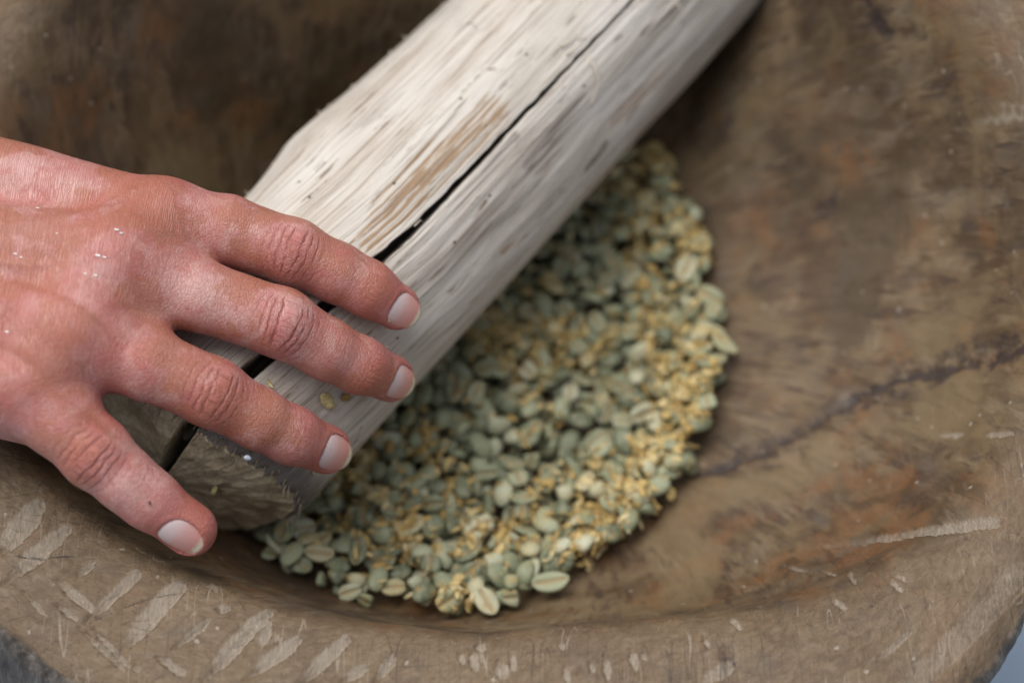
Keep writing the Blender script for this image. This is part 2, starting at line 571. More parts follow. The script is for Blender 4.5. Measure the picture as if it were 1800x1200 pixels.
    stroke([(1195, 842), (1270, 822), (1333, 797), (1427, 745), (1520, 700)], 14, 0.5, 'dark', 0.72)
    stroke([(1490, 700), (1602, 663), (1718, 640), (1810, 608)], 4.4, 2.2, 'dark', 1.2)
    stroke([(1440, 740), (1602, 655), (1718, 632), (1810, 600)], 15, 0.5, 'dark', 0.72)
    stroke([(1600, 640), (1700, 620), (1800, 600)], 3.0, 0.8, 'cut', 0.5)
    stroke([(1400, 420), (1440, 375), (1470, 345)], 9.0, 0.8, 'dark', 1.0)
    stroke([(1510, -20), (1535, 30), (1560, 60)], 8.0, 0.8, 'dark', 1.05)
    stroke([(1545, 75), (1600, 55), (1625, 65)], 6.0, 0.6, 'dark', 0.75)
    stroke([(1120, 1122), (1190, 1118)], 2.4, 0.3, 'dark', 0.6)
    stroke([(1180, 1095), (1300, 1070), (1400, 1050)], 6.0, 0.5, 'dark', 0.5)
    stroke([(1278, 1150), (1293, 1166)], 4.6, 1.2, 'dark', 1.0, False)     # a knot
    stroke([(0, 975), (70, 978), (130, 974)], 0.7, 0.5, 'dark', 0.9)
    stroke([(25, 1005), (28, 1100)], 0.6, 0.4, 'dark', 0.8)
    stroke([(90, 1120), (170, 1085), (260, 1050), (330, 1035)], 0.6, 0.4, 'dark', 0.8)
    stroke([(270, 1015), (262, 1110), (240, 1200)], 0.6, 0.4, 'dark', 0.8)
    stroke([(355, 1030), (345, 1140)], 0.6, 0.4, 'dark', 0.7)
    stroke([(290, 1200), (420, 1130), (570, 1085)], 0.6, 0.4, 'dark', 0.8)
    stroke([(1530, 1060), (1600, 1110), (1660, 1150)], 0.6, 0.3, 'dark', 0.7)
    stroke([(130, 1010), (205, 990), (300, 1005)], 0.5, 0.3, 'dark', 0.6)
    stroke([(1418, 1103), (1420, 1116)], 3.6, -0.9, 'none', 1.0, False)
    V = V + Nf * disp[:, None]
    thg = np.tile(th, nr)
    vg = v.reshape(-1)
    ths = thg + 0.0032 * (vg - 90)
    wc = np.stack([120 * np.cos(ths), 120 * np.sin(ths), vg], -1)
    F = grid_faces(nr, nc, True)
    if flip:
        F = F[:, ::-1]
    me = mesh_from("mortar_bowl", V, F, True, dict(wc=wc, cut=cut, dark=dark, rim=rim, ext=ext))
    o = link("wooden_mortar", me, mat_mortar())
    tag(o, "large hand-carved brown wooden mortar bowl with a hacked and scratched rim", "mortar")
    return o


mortar = build_mortar()

# ------------------------------------------------------------------ the pestle: a split length of pale log
LA = unproj(304, 812, 665.0)
LB = unproj(1066, 0, 733.0)
LAX = unit(LB - LA)
LLEN = 420.0
mid_ = LA + LAX * 60
LE1 = unit((CAM - mid_) - ((CAM - mid_) @ LAX) * LAX)     # towards the camera
LE2 = np.cross(LAX, LE1)
if LE2 @ RGT < 0:
    LE2 = -LE2
LR = 35.6


def log_sphi(P):
    q = P - LA
    s = q @ LAX
    return s, np.arctan2(q @ LE2, q @ LE1)


def log_radius(s, ph):
    r = LR + 0 * s
    d = np.degrees(ph)
    r = r + 0.012 * (s - 80) * np.exp(-((s - 80) / 200) ** 2) * 0
    # chopped facet along the upper left flank, with a shoulder
    left = np.exp(-((d + 85) / 34) ** 2)
    r = r + left * (3.0 * np.where(s > 91, np.exp(-((s - 91) / 24) ** 2), np.exp(-np.abs((s - 91) / 13) ** 1.2)) + 0.5)
    r = r - left * 2.0 * sstep(108, 190, s)
    # flattened top plane
    r = r - 1.5 * np.exp(-((d + 40) / 16) ** 2) * sstep(60, 110, s)
    r = r - 1.2 * np.exp(-((d - 38) / 14) ** 2)
    r = r + 0.5 * np.exp(-((d - 70) / 15) ** 2)
    return r


def log_point(s, ph, r):
    return LA + s[..., None] * LAX + r[..., None] * (np.cos(ph)[..., None] * LE1 + np.sin(ph)[..., None] * LE2)


def crack_phi(s):
    xs = np.array([-20, 10, 85, 140, 200, 260, 400.0])
    ys = np.radians([-7.0, -5.0, 7.6, 8.4, 9.4, 11.5, 14.0])
    return np.interp(s, xs, ys)


def crack_half(s):
    xs = np.array([-20, 0, 25, 60, 75, 100, 150, 200, 260, 400.0])
    ys = np.array([2.4, 2.2, 2.3, 2.0, 1.7, 1.05, 0.66, 0.5, 0.35, 0.0])
    return np.interp(s, xs, ys)


def end_askew(ph):
    """how far the chopped end is set back along the axis, round the log"""
    return 7.0 * np.cos(ph) - 4.5 + 15.5 * np.maximum(np.sin(ph), 0) ** 1.3


def mat_pestle():
    n = NT("pale_split_wood")
    g = n.attr("gc", True)                       # (around, along, depth) millimetres
    stain, grey, dirt, endf, crack = n.attr("stain"), n.attr("grey"), n.attr("dirt"), n.attr("endf"), n.attr("crack")
    f1 = n.noise(n.map(g, (0.75, 0.016, 1)), 1.0, 6, 0.64, 0.12)
    f2 = n.noise(n.map(g, (2.6, 0.032, 1), (5, 3, 0)), 1.0, 4, 0.65, 0.1)
    broad = n.noise(n.map(g, (0.07, 0.014, 1), (1, 9, 0)), 1.0, 4, 0.55)
    base = n.cramp(broad, [(0.3, (0.46, 0.405, 0.335)), (0.5, (0.60, 0.555, 0.49)), (0.72, (0.70, 0.665, 0.61))])
    base = n.mix(n.m('MULTIPLY', n.ramp(f1, 0.52, 0.63, 0, 0.8), n.ramp(broad, 0.35, 0.62, 1.0, 0.45)), base, (0.265, 0.195, 0.13))
    base = n.mix(n.ramp(f2, 0.535, 0.63, 0, 0.62), base, (0.19, 0.145, 0.105))
    base = n.mix(n.ramp(f2, 0.30, 0.44, 0.4, 0), base, (0.74, 0.71, 0.66))
    fl = n.noise(n.map(g, (0.65, 0.05, 1), (40, 20, 0)), 1.0, 6, 0.7, 0.2)
    base = n.mix(n.ramp(fl, 0.59, 0.64, 0, 0.85), base, (0.15, 0.095, 0.055))
    base = n.mix(n.m('MULTIPLY', n.ramp(n.m('ADD', n.m('MULTIPLY', stain, 0.75), n.m('ADD', n.m('MULTIPLY', n.m('SUBTRACT', f1, 0.5), 2.4), n.m('MULTIPLY', n.m('SUBTRACT', fl, 0.5), 1.6))), 0.36, 0.62), n.ramp(stain, 0.03, 0.25, 0, 0.88)), base,
                 n.mix(n.ramp(f2, 0.4, 0.6), (0.36, 0.215, 0.095), (0.20, 0.115, 0.06)))
    base = n.mix(n.m('MULTIPLY', n.ramp(n.m('ADD', n.m('MULTIPLY', grey, 0.8), n.m('ADD', n.m('MULTIPLY', n.m('SUBTRACT', f1, 0.5), 2.2), n.m('MULTIPLY', n.m('SUBTRACT', f2, 0.5), 1.2))), 0.34, 0.6), n.ramp(grey, 0.03, 0.25, 0, 0.85)), base, (0.12, 0.085, 0.07))
    # the flank beyond the split is mixed greyer, and everything greys towards the bruised end
    gs = n.t.nodes.new("ShaderNodeSeparateXYZ")
    n.put(gs.inputs[0], g)
    flank_grey = n.m('MULTIPLY', n.ramp(gs.outputs[0], 1.0, 20.0), n.ramp(f1, 0.36, 0.56, 0.45, 1.0))
    base = n.mix(n.m('MULTIPLY', flank_grey, 0.18), base, (0.40, 0.365, 0.355))
    low = n.m('MULTIPLY', n.ramp(gs.outputs[1], 120.0, 25.0), n.ramp(f2, 0.42, 0.58))
    base = n.mix(n.m('MULTIPLY', low, 0.3), base, (0.26, 0.205, 0.15))
    dd = n.ramp(n.m('ADD', dirt, n.m('MULTIPLY', n.m('SUBTRACT', f2, 0.5), 2.2)), 0.22, 0.72)
    base = n.mix(n.m('MULTIPLY', dd, 0.9), base, n.mix(n.ramp(f2, 0.35, 0.65), (0.045, 0.04, 0.038), (0.17, 0.14, 0.115)))
    o = n.map(n.obj(), (1000, 1000, 1000))
    en = n.noise(o, 0.11, 6, 0.68, 0.6)
    en2 = n.noise(o, 0.9, 5, 0.75)
    ec = n.cramp(n.m('ADD', n.m('MULTIPLY', en, 0.62), n.m('MULTIPLY', en2, 0.42)),
                 [(0.34, (0.08, 0.063, 0.044)), (0.42, (0.27, 0.21, 0.13)), (0.52, (0.42, 0.335, 0.215)), (0.62, (0.58, 0.49, 0.34))])
    base = n.mix(n.ramp(n.m('ADD', endf, n.m('MULTIPLY', n.m('SUBTRACT', en2, 0.5), 0.8)), 0.4, 0.6), base, ec)
    base = n.mix(n.m('MULTIPLY', crack, 0.9), base, (0.05, 0.038, 0.026))
    sp = n.voro(n.map(g, (0.12, 0.10, 0.1)), 1.0, 'F1')
    base = n.mix(n.ramp(sp, 0.045, 0.06, 0.9, 0), base, (0.02, 0.018, 0.015))
    h = n.m('ADD', n.m('MULTIPLY', f2, 0.7), n.m('MULTIPLY', f1, -0.55))
    h = n.m('ADD', h, n.m('MULTIPLY', n.m('MULTIPLY', en2, endf), 1.6))
    return n.set(Base_Color=base, Roughness=0.62, Normal=n.bump(h, 0.5, 0.0008))


def build_pestle():
    # columns: fine beside the crack, whose two walls are columns of their own
    off = np.concatenate([np.linspace(0, 0.9, 6)[1:], 0.9 + np.cumsum(np.linspace(0.25, 0.75, 26))])
    rest = 2 * math.pi * LR / 2 - off[-1]
    n_rest = int(rest / 0.8)
    off = np.concatenate([off, off[-1] + np.linspace(0, rest, n_rest + 1)[1:-1]])
    s_rows = np.concatenate([np.linspace(0, 200, 330, endpoint=False), np.linspace(200, LLEN, 80)])
    ns = len(s_rows)
    S = s_rows[:, None]
    pc, ch = crack_phi(s_rows)[:, None], crack_half(s_rows)[:, None]
    jag = 0.34 * fbm(np.stack([s_rows * 0.25, 0 * s_rows, 0 * s_rows], -1), 3)[:, None] * np.minimum(1, ch * 2)
    jag2 = 0.34 * fbm(np.stack([s_rows * 0.25, 0 * s_rows + 50, 0 * s_rows], -1), 3)[:, None] * np.minimum(1, ch * 2)
    # crack columns: left lip, left wall x3, bottom, right wall x3, right lip
    left = np.concatenate([(-off[::-1])[None, :] + 0 * S], 1)
    # arc offset from the crack centre; lips pushed out to the crack's half width
    L_arc = -(ch + jag) + left * (1 - (ch / (math.pi * LR)))
    R_arc = (ch + jag2) + off[None, :] * (1 - (ch / (math.pi * LR)))
    inner = [-0.98, -0.9, -0.6, 0.0, 0.6, 0.9, 0.98]
    depth_k = [0.12, 0.55, 0.95, 1.0, 0.95, 0.55, 0.12]
    wid = np.concatenate([np.where(np.array(inner)[None, :] < 0, -(ch + jag), (ch + jag2)) * np.abs(np.array(inner))[None, :]], 1)
    lipL, lipR = -(ch + jag), (ch + jag2)
    A = np.concatenate([L_arc, lipL, wid, lipR, R_arc], 1)
    nL = L_arc.shape[1]
    nc = A.shape[1]
    dep = np.zeros_like(A)
    cd = np.minimum(13.0, ch * 9 + 0.0)
    dep[:, nL + 1:nL + 1 + len(inner)] = np.array(depth_k)[None, :] * cd
    ph = pc + A / LR
    SS = S + 0 * A
    r = log_radius(SS, ph)
    G = np.stack([A, SS, 0 * A], -1)
    r = r + 0.30 * fbm(G * np.array([0.55, 0.02, 1]), 3) + 0.16 * fbm(G * np.array([1.4, 0.045, 1]) + 5, 2)
    r = r + 0.5 * fbm(G * np.array([0.09, 0.03, 1]) + 25, 3)
    # worn, slightly bevelled and frayed end; cut a little askew
    wear = np.clip(1 - SS / 8.0, 0, 1)
    r = r - 2.6 * wear ** 2.0
    askew = end_askew(ph)
    fr = 1.6 * fbm(np.stack([A * 0.35, 0 * A, 0 * A], -1), 4) + 0.9 * fbm(np.stack([A * 1.3, 0 * A + 9, 0 * A], -1), 2)
    s_adj = SS + (askew + fr) * np.exp(-SS / 22.0)
    r = r - dep
    P = log_point(s_adj, ph, r)
    rows = [P.reshape(-1, 3)]
    endf = [np.zeros(P.shape[0] * nc)]
    endf[0][:nc] = 0.75
    endf[0][nc:2 * nc] = 0.5
    endf[0][2 * nc:3 * nc] = 0.25
    crk = np.zeros_like(A)
    crk[:, nL + 1:nL + 1 + len(inner)] = np.minimum(1, np.array(depth_k)[None, :] * 2.0)
    crk_l = [crk.reshape(-1)]
    # the near end face, rings towards the heart; the split runs on through it
    nrings = 26
    Gc = [G.reshape(-1, 3)]
    last_r, last_ph, last_s = r[0], ph[0], s_adj[0]
    smooth_r = log_radius(0 * last_r, last_ph) - 2.6
    heart = P[0].mean(0) * 0
    ring_pts = []
    for k in range(1, nrings + 1):
        f = 1 - k / nrings
        f = max(f, 0.004)
        rr = (smooth_r + (last_r - smooth_r) * f ** 9) * f
        ea = end_askew(last_ph)
        base_s = ea * f + (last_s - ea) * f ** 9
        pt = log_point(base_s, last_ph, rr)
        dome = -5.5 * (1 - f ** 2.5)
        rough = 2.2 * fbm(pt * 0.11, 4) + 0.7 * fbm(pt * 0.5, 3)
        # split: a plane from the heart to the crack lip
        lat = rr * np.sin(last_ph - pc[0, 0])
        rad = rr * np.cos(last_ph - pc[0, 0])
        half = np.interp(rad, [-16, -6, 0, 15, 36], [0, 0.5, 1.2, 2.0, 2.3])
        cutm = 1 - sstep(0.75, 1.1, np.abs(lat) / np.maximum(half, 1e-3)) if True else 0
        cutm = np.where(half > 0.05, cutm, 0)
        pt = pt + LAX * (dome + rough * sstep(1.0, 0.9, f) + 9.0 * cutm)[:, None]
        ring_pts.append(pt)
        endf.append(np.ones(nc))
        crk_l.append(cutm)
        Gc.append(np.stack([last_ph * LR, np.full(nc, -k * 1.3), 0 * last_ph], -1))
    # far end cap
    far = log_point(np.full(nc, LLEN), ph[-1], r[-1] * 0.01)
    V = np.concatenate(ring_pts[::-1] + rows + [far])
    nrow = nrings + ns + 1
    F = grid_faces(nrow, nc, True)
    endf = np.concatenate(endf[1:][::-1] + [endf[0]] + [np.zeros(nc)])
    crk = np.concatenate(crk_l[1:][::-1] + [crk_l[0]] + [np.zeros(nc)])
    Gc = np.concatenate(Gc[1:][::-1] + [Gc[0]] + [np.stack([A[-1], np.full(nc, LLEN), 0 * A[-1]], -1)])
    stain = np.zeros(len(V))
    grey = np.zeros(len(V))
    dirt = np.zeros(len(V))
    s_all, p_all = log_sphi(V)
    bv = log_bvh

    def stroke(target, pts, w, amount):
        Q = [hit(bv, *p)[0] for p in pts]
        Q = [q for q in Q if q is not None]
        best = np.full(len(V), 1e9)
        for a_, b_ in zip(Q[:-1], Q[1:]):
            best = np.minimum(best, seg_dist(V, a_, b_)[0])
        target[:] = np.maximum(target, (1 - sstep(0.2, 1.0, best / (w / 2))) * amount)

    stroke(stain, [(655, 415), (720, 330), (790, 265), (870, 195)], 17, 0.7)
    stroke(stain, [(690, 375), (745, 312)], 14, 0.85)
    stroke(stain, [(885, 445), (925, 412)], 4.5, 0.85)
    stroke(stain, [(1080, 215), (1130, 165), (1180, 125)], 8, 0.7)
    stroke(stain, [(960, 300), (1000, 255)], 4, 0.55)
    stroke(grey, [(1032, 296), (1066, 252)], 4.2, 0.85)
    stroke(grey, [(1100, 205), (1165, 140)], 3.2, 0.62)
    stroke(grey, [(930, 290), (985, 225), (1030, 185)], 11, 0.6)
    stroke(grey, [(845, 290), (905, 240)], 8, 0.55)
    stroke(grey, [(900, 330), (940, 290)], 3, 0.5)
    stroke(grey, [(1130, 60), (1180, 20)], 5, 0.55)
    stroke(grey, [(555, 300), (570, 285)], 2.5, 0.7)
    stroke(grey, [(640, 225), (680, 190)], 2.5, 0.5)
    stroke(grey, [(625, 775), (635, 750)], 3, 0.7)
    stroke(grey, [(805, 55), (835, 35)], 3.5, 0.5)
    s_edge = s_all - end_askew(p_all)
    dirt[:] = np.maximum(0, 1 - np.maximum(s_edge, 0) / np.interp(np.degrees(p_all), [-90, -20, 30, 60, 90], [16, 19, 21, 19, 16]))
    dirt *= (endf < 0.9)
    # the fibre runs on unbroken across the columns
    at = dict(gc=Gc, stain=stain, grey=grey, dirt=dirt, endf=endf, crack=crk)
    cutv = (nrings + 1) * nc
    me_end = mesh_from("pestle_end_face", V[:cutv], F[:nrings * nc, ::-1], True, {k: v[:cutv] for k, v in at.items()})
    st = nrings * nc
    me = mesh_from("pestle_shaft", V[st:], F[st:, ::-1] - st, True, {k: v[st:] for k, v in at.items()})
    return me, me_end


sc_ = np.linspace(0, LLEN, 90)
pc_ = np.linspace(-math.pi, math.pi, 120, endpoint=False)
SSc, PPc = np.meshgrid(sc_, pc_, indexing='ij')
Vlog = log_point(SSc, PPc, log_radius(SSc, PPc)).reshape(-1, 3)
Flog = grid_faces(len(sc_), len(pc_), True)
endc = len(Vlog)
Vlog = np.concatenate([Vlog, [LA]])
capF = np.array([[endc, i, (i + 1) % 120, (i + 1) % 120] for i in range(120)])
log_bvh = BVHTree.FromPolygons([tuple(p) for p in Vlog.tolist()],
                               [tuple(f) for f in Flog.tolist()] + [tuple(f[:3]) for f in capF.tolist()])
_shaft, _end = build_pestle()
PESTLE_MAT = mat_pestle()
pestle = link("wooden_pestle", None)
pestle.empty_display_size = 0.05
link("shaft", _shaft, PESTLE_MAT, pestle)
_e = link("end_face", _end, PESTLE_MAT, pestle)
tag(_e, "rough soiled brown end grain split by the crack")
tag(pestle, "pale split log pestle with a long black crack lying across the mortar", "pestle")

# ------------------------------------------------------------------ green coffee beans in the bowl
def sphere_grid(nlat, nlon):
    """unit sphere, poles on the x axis; returns points and faces"""
    la = np.linspace(0, math.pi, nlat + 1)[1:-1]
    lo = np.linspace(0, 2 * math.pi, nlon, endpoint=False)
    # crowd the meridians round the underside, where the furrow runs
    lo = lo + 0.55 * np.sin(lo)
    A, B = np.meshgrid(la, lo, indexing='ij')
    P = np.stack([np.cos(A), np.sin(A) * np.sin(B), np.sin(A) * np.cos(B)], -1).reshape(-1, 3)
    F = [tuple(f) for f in grid_faces(len(la), nlon, True).tolist()]
    n = len(P)
    P = np.concatenate([P, [[1, 0, 0], [-1, 0, 0]]])
    for i in range(nlon):
        j = (i + 1) % nlon
        F.append((n, j, i))
        F.append((n + 1, (len(la) - 1) * nlon + i, (len(la) - 1) * nlon + j))
    return P, F


def bean_shape(k, nlat=11, nlon=18):
    r = np.random.default_rng(100 + k)
    U, F = sphere_grid(nlat, nlon)
    L, W, D = 5.3 * r.uniform(.88, 1.08), 3.8 * r.uniform(.86, 1.06), 2.15 * r.uniform(.75, 1.1)
    x, y, z = U[:, 0], U[:, 1], U[:, 2]
    fx = np.sign(x) * np.abs(x) ** 0.92
    X = L * fx
    Y = W * y * (1 + 0.10 * r.uniform(-1, 1) * x)
    Z = np.where(z > 0, D * z, 0.95 * z)
    bend = 0.25 * r.uniform(-1, 1) * np.sin(2.2 * x)
    g = np.exp(-((y - bend * 0.35) / 0.16) ** 2) * (z < 0) * sstep(1.0, 0.8, np.abs(x))
    Z = Z + g * 1.25
    nz = fbm(U * 1.6 + 31 * k, 2)
    V = np.stack([X, Y, Z], -1) * (1 + 0.11 * nz)[:, None]
    V[:, 2] -= r.uniform(0.0, 0.045) * V[:, 0] ** 2      # dished along its length
    return V, F, g


def bean_fragment(k):
    """a crushed half of a bean"""
    V, F, g = bean_shape(k, 9, 14)
    cutx = 0.6
    over = V[:, 0] > cutx
    V = V.copy()
    V[over, 0] = cutx + 0.18 * (V[over, 0] - cutx) + 0.5 * fbm(V[over] * 0.9 + k, 2)
    V[:, 0] += 1.8
    return V, F, g


def mat_bean():
    n = NT("green_coffee_bean")
    oi = n.t.nodes.new("ShaderNodeObjectInfo")
    a = n.attr("rnd")
    own = n.attr("loose")                        # 1 in the joined heap, 0 on single beans
    rnd = n.m('ADD', n.m('MULTIPLY', a, own), n.m('MULTIPLY', oi.outputs["Random"], n.m('SUBTRACT', 1.0, own)))
    lc = n.attr("lc", True)
    off = n.t.nodes.new("ShaderNodeCombineXYZ")
    n.put(off.inputs[0], n.m('MULTIPLY', rnd, 97.0))
    n.put(off.inputs[1], n.m('MULTIPLY', rnd, 41.0))
    p = n.vm('ADD', lc, off.outputs[0])
    base = n.cramp(rnd, [(0.0, (0.085, 0.097, 0.054)), (0.25, (0.160, 0.182, 0.104)), (0.55, (0.230, 0.255, 0.150)),
                         (0.75, (0.315, 0.335, 0.21)), (0.90, (0.49, 0.49, 0.35)), (1.0, (0.40, 0.33, 0.15))])
    base = n.mix(n.ramp(n.noise(p, 0.35, 3, 0.6), 0.35, 0.7, 0, 0.5), base, (0.33, 0.345, 0.235))
    base = n.mix(n.ramp(n.noise(p, 0.22, 4, 0.65), 0.56, 0.68, 0, 0.6), base, (0.40, 0.27, 0.09))
    gp = n.t.nodes.new("ShaderNodeNewGeometry").outputs["Position"]
    dust = n.noise(n.map(gp, (1000, 1000, 1000)), 0.055, 5, 0.72, 0.4)
    base = n.mix(n.ramp(dust, 0.55, 0.66, 0, 0.6), base, (0.44, 0.30, 0.085))
    base = n.mix(n.m('MULTIPLY', n.attr("furrow"), 0.75), base, (0.33, 0.205, 0.085))
    return n.set(Base_Color=base, Roughness=0.55, Normal=n.bump(n.noise(p, 1.1, 3, 0.6), 0.35, 0.0006))


BEAN_MAT = mat_bean()
bean_kinds = [bean_shape(k) for k in range(5)] + [bean_fragment(k) for k in (11, 12)]
dense = [bean_shape(k, 26, 40)[0] for k in range(5)] + [bean_fragment(k)[0] for k in (11, 12)]

# height field of the bowl floor under the heap
GS, GX0, GY0, GN = 0.8, BC[0] - 100, BC[1] - 100, 250
gx = GX0 + (np.arange(GN) + .5) * GS
XX, YY = np.meshgrid(gx, GY0 + (np.arange(GN) + .5) * GS, indexing='ij')
RR = np.hypot(XX - BC[0], YY - BC[1])
TT = np.arctan2(YY - BC[1], XX - BC[0])
_th = np.radians(np.arange(-180, 181, 2.0))
_rz = bspline(mortar_controls(_th), np.linspace(0, 8, 120))
HH = np.zeros_like(RR)
ti = np.clip(np.round((np.degrees(TT) + 180) / 2).astype(int), 0, 180)
for k in range(181):
    m_ = ti == k
    if m_.any():
        HH[m_] = np.interp(RR[m_], _rz[k, :, 0], _rz[k, :, 1])


def gauss(px, py, rad):
    c = on_z(px, py, 1.0)
    return np.exp(-((XX - c[0]) ** 2 + (YY - c[1]) ** 2) / rad ** 2)


G3 = np.stack([XX, YY, 0 * XX], -1)
target = 2.2 + 1.6 * fbm(G3 * 0.045, 2)
target += -7.5 * gauss(1060, 670, 18) - 2.5 * gauss(1000, 760, 14) + 3.5 * gauss(1000, 470, 20) + 4.0 * gauss(1190, 720, 14)
target += 2.0 * gauss(800, 700, 20) - 2.0 * gauss(900, 560, 9) + 1.5 * gauss(700, 960, 22) - 1.5 * gauss(860, 860, 14)
limit = per(TT, {-180: 88, -150: 88, -126: 86, -99: 87, -83: 87, -65: 79.5, -34: 76.5, -5: 79.5, 20: 81.5, 40: 91, 52: 93, 80: 90, 100: 80, 140: 74, 165: 80}) + 2.0 * fbm(np.stack([4 * np.cos(TT), 4 * np.sin(TT), 0 * TT], -1), 2)
target = np.where(RR < limit, target + 8.0 * sstep(62, 92, RR), -99)
target = np.maximum(target, np.where(RR < limit - 3, HH + 2.2, -99))


def rand_rot(r):
    yaw = r.uniform(0, 2 * math.pi)
    flip = math.pi if r.uniform() < 0.42 else 0.0
    tilt = r.normal(0, 0.45) if r.uniform() < 0.55 else r.normal(0, 1.1)
    roll = r.normal(0, 0.38)
    cz, sz = math.cos(yaw), math.sin(yaw)
    Rz = np.array([[cz, -sz, 0], [sz, cz, 0], [0, 0, 1]])
    a = flip + tilt
    Rx = np.array([[1, 0, 0], [0, math.cos(a), -math.sin(a)], [0, math.sin(a), math.cos(a)]])
    Ry = np.array([[math.cos(roll), 0, math.sin(roll)], [0, 1, 0], [-math.sin(roll), 0, math.cos(roll)]])
    return Rz @ Ry @ Rx


beans = []
top_id = np.full((GN, GN), -1)
r_ = np.random.default_rng(5)
fails = 0
while fails < 6000 and len(beans) < 2200:
    need = np.argwhere(target - HH > 0.8)
    if len(need) == 0:
        break
    c = need[r_.integers(0, len(need), 24)]
    c = c[np.argmin(HH[c[:, 0], c[:, 1]])]
    best = None
    k = int(r_.integers(0, 5)) if r_.uniform() > 0.33 else int(r_.integers(5, 7))
    sc = r_.uniform(0.70, 0.92)
    for _ in range(4):
        M = rand_rot(r_) * sc
        D = dense[k] @ M.T
        cx = gx[c[0]] + r_.uniform(-2.5, 2.5)
        cy = GY0 + (c[1] + .5) * GS + r_.uniform(-2.5, 2.5)
        ix = ((D[:, 0] + cx - GX0) / GS).astype(int)
        iy = ((D[:, 1] + cy - GY0) / GS).astype(int)
        if ix.min() < 0 or iy.min() < 0 or ix.max() >= GN or iy.max() >= GN:
            continue
        zz = np.max(HH[ix, iy] - D[:, 2])
        # lets a bean settle a little into the hollows between its neighbours
        zz = 0.8 * zz + 0.2 * np.percentile(HH[ix, iy] - D[:, 2], 96) - 0.15
        top = zz + D[:, 2].max()
        if best is None or top < best[0]:
            best = (top, zz, M, D, cx, cy, ix, iy)
    if best is None:
        fails += 1
        continue
    top, zz, M, D, cx, cy, ix, iy = best
    if top - 3.0 > target[c[0], c[1]] + 1.5:
        fails += 1
        target[max(0, c[0] - 2):c[0] + 3, max(0, c[1] - 2):c[1] + 3] -= 1.5
        continue
    b = len(beans)
    z = D[:, 2] + zz
    o_ = np.argsort(z)
    ix, iy, z = ix[o_], iy[o_], z[o_]
    up = z > HH[ix, iy]
    HH[ix[up], iy[up]] = z[up]
    top_id[ix[up], iy[up]] = b
    beans.append((k, M, np.array([cx, cy, zz]), r_.uniform()))

# which beans show largest: exposed cells that the pestle does not hide from the camera
count = np.bincount(top_id[top_id >= 0], minlength=len(beans)).astype(float)
for b, (k, M, t, rv) in enumerate(beans):
    q = Vector(t)
    dvec = Vector(CAM) - q
    if log_bvh.ray_cast(q, dvec.normalized(), dvec.length)[0] is not None:
        count[b] *= 0.02
order = np.argsort(-count)
single = set(order[:300].tolist())

bean_meshes = []
for k, (V, F, g) in enumerate(bean_kinds):
    bean_meshes.append(mesh_from("coffee_bean", V, F, True, dict(furrow=g, lc=V)))
    bean_meshes[-1].materials.append(BEAN_MAT)
SV, SF, SG, SL, SR = [], [], [], [], []
n0 = 0
for b, (k, M, t, rv) in enumerate(beans):
    V, F, g = bean_kinds[k]
    if b in single:
        o = link("coffee_bean", bean_meshes[k])
        m4 = np.eye(4)
        m4[:3, :3] = M
        m4[:3, 3] = t * 0.001
        from mathutils import Matrix
        o.matrix_world = Matrix(m4.tolist())
        sx, sy, _d = to_px(t)
        where = ("at the upper tip of the heap" if sy < 470 else
                 "along the right edge of the heap" if sx > 1090 else
                 "along the front edge of the heap near the bowl rim" if sy > 930 else
                 "close under the right flank of the pestle" if sx < 760 or sx + 1.1 * sy < 1530 else
                 "in the middle of the heap")
        tag(o, ("broken grey-green coffee bean half " if k >= 5 else "whole grey-green coffee bean ") + where, "coffee bean",
            "coffee beans on top of the heap")
    else:
        SV.append(V @ M.T + t)
        SF += [tuple(i + n0 for i in f) for f in F]
        SG.append(g)
        SL.append(V)
        SR.append(np.full(len(V), rv))
        n0 += len(V)
heap = link("coffee_bean_heap", mesh_from("coffee_bean_heap", np.concatenate(SV), SF, True,
            dict(furrow=np.concatenate(SG), lc=np.concatenate(SL), rnd=np.concatenate(SR), loose=np.ones(n0))), BEAN_MAT)
tag(heap, "deeper grey-green coffee beans filling the bowl beneath the topmost ones", "coffee beans", kind="stuff")


# ------------------------------------------------------------------ golden chaff and husk among the beans
def mat_chaff():
    n = NT("golden_chaff")
    a = n.attr("rnd")
    c = n.cramp(a, [(0.0, (0.33, 0.21, 0.06)), (0.4, (0.48, 0.335, 0.115)), (0.75, (0.57, 0.435, 0.185)), (1.0, (0.63, 0.54, 0.31))])
    return n.set(Base_Color=c, Roughness=0.6)


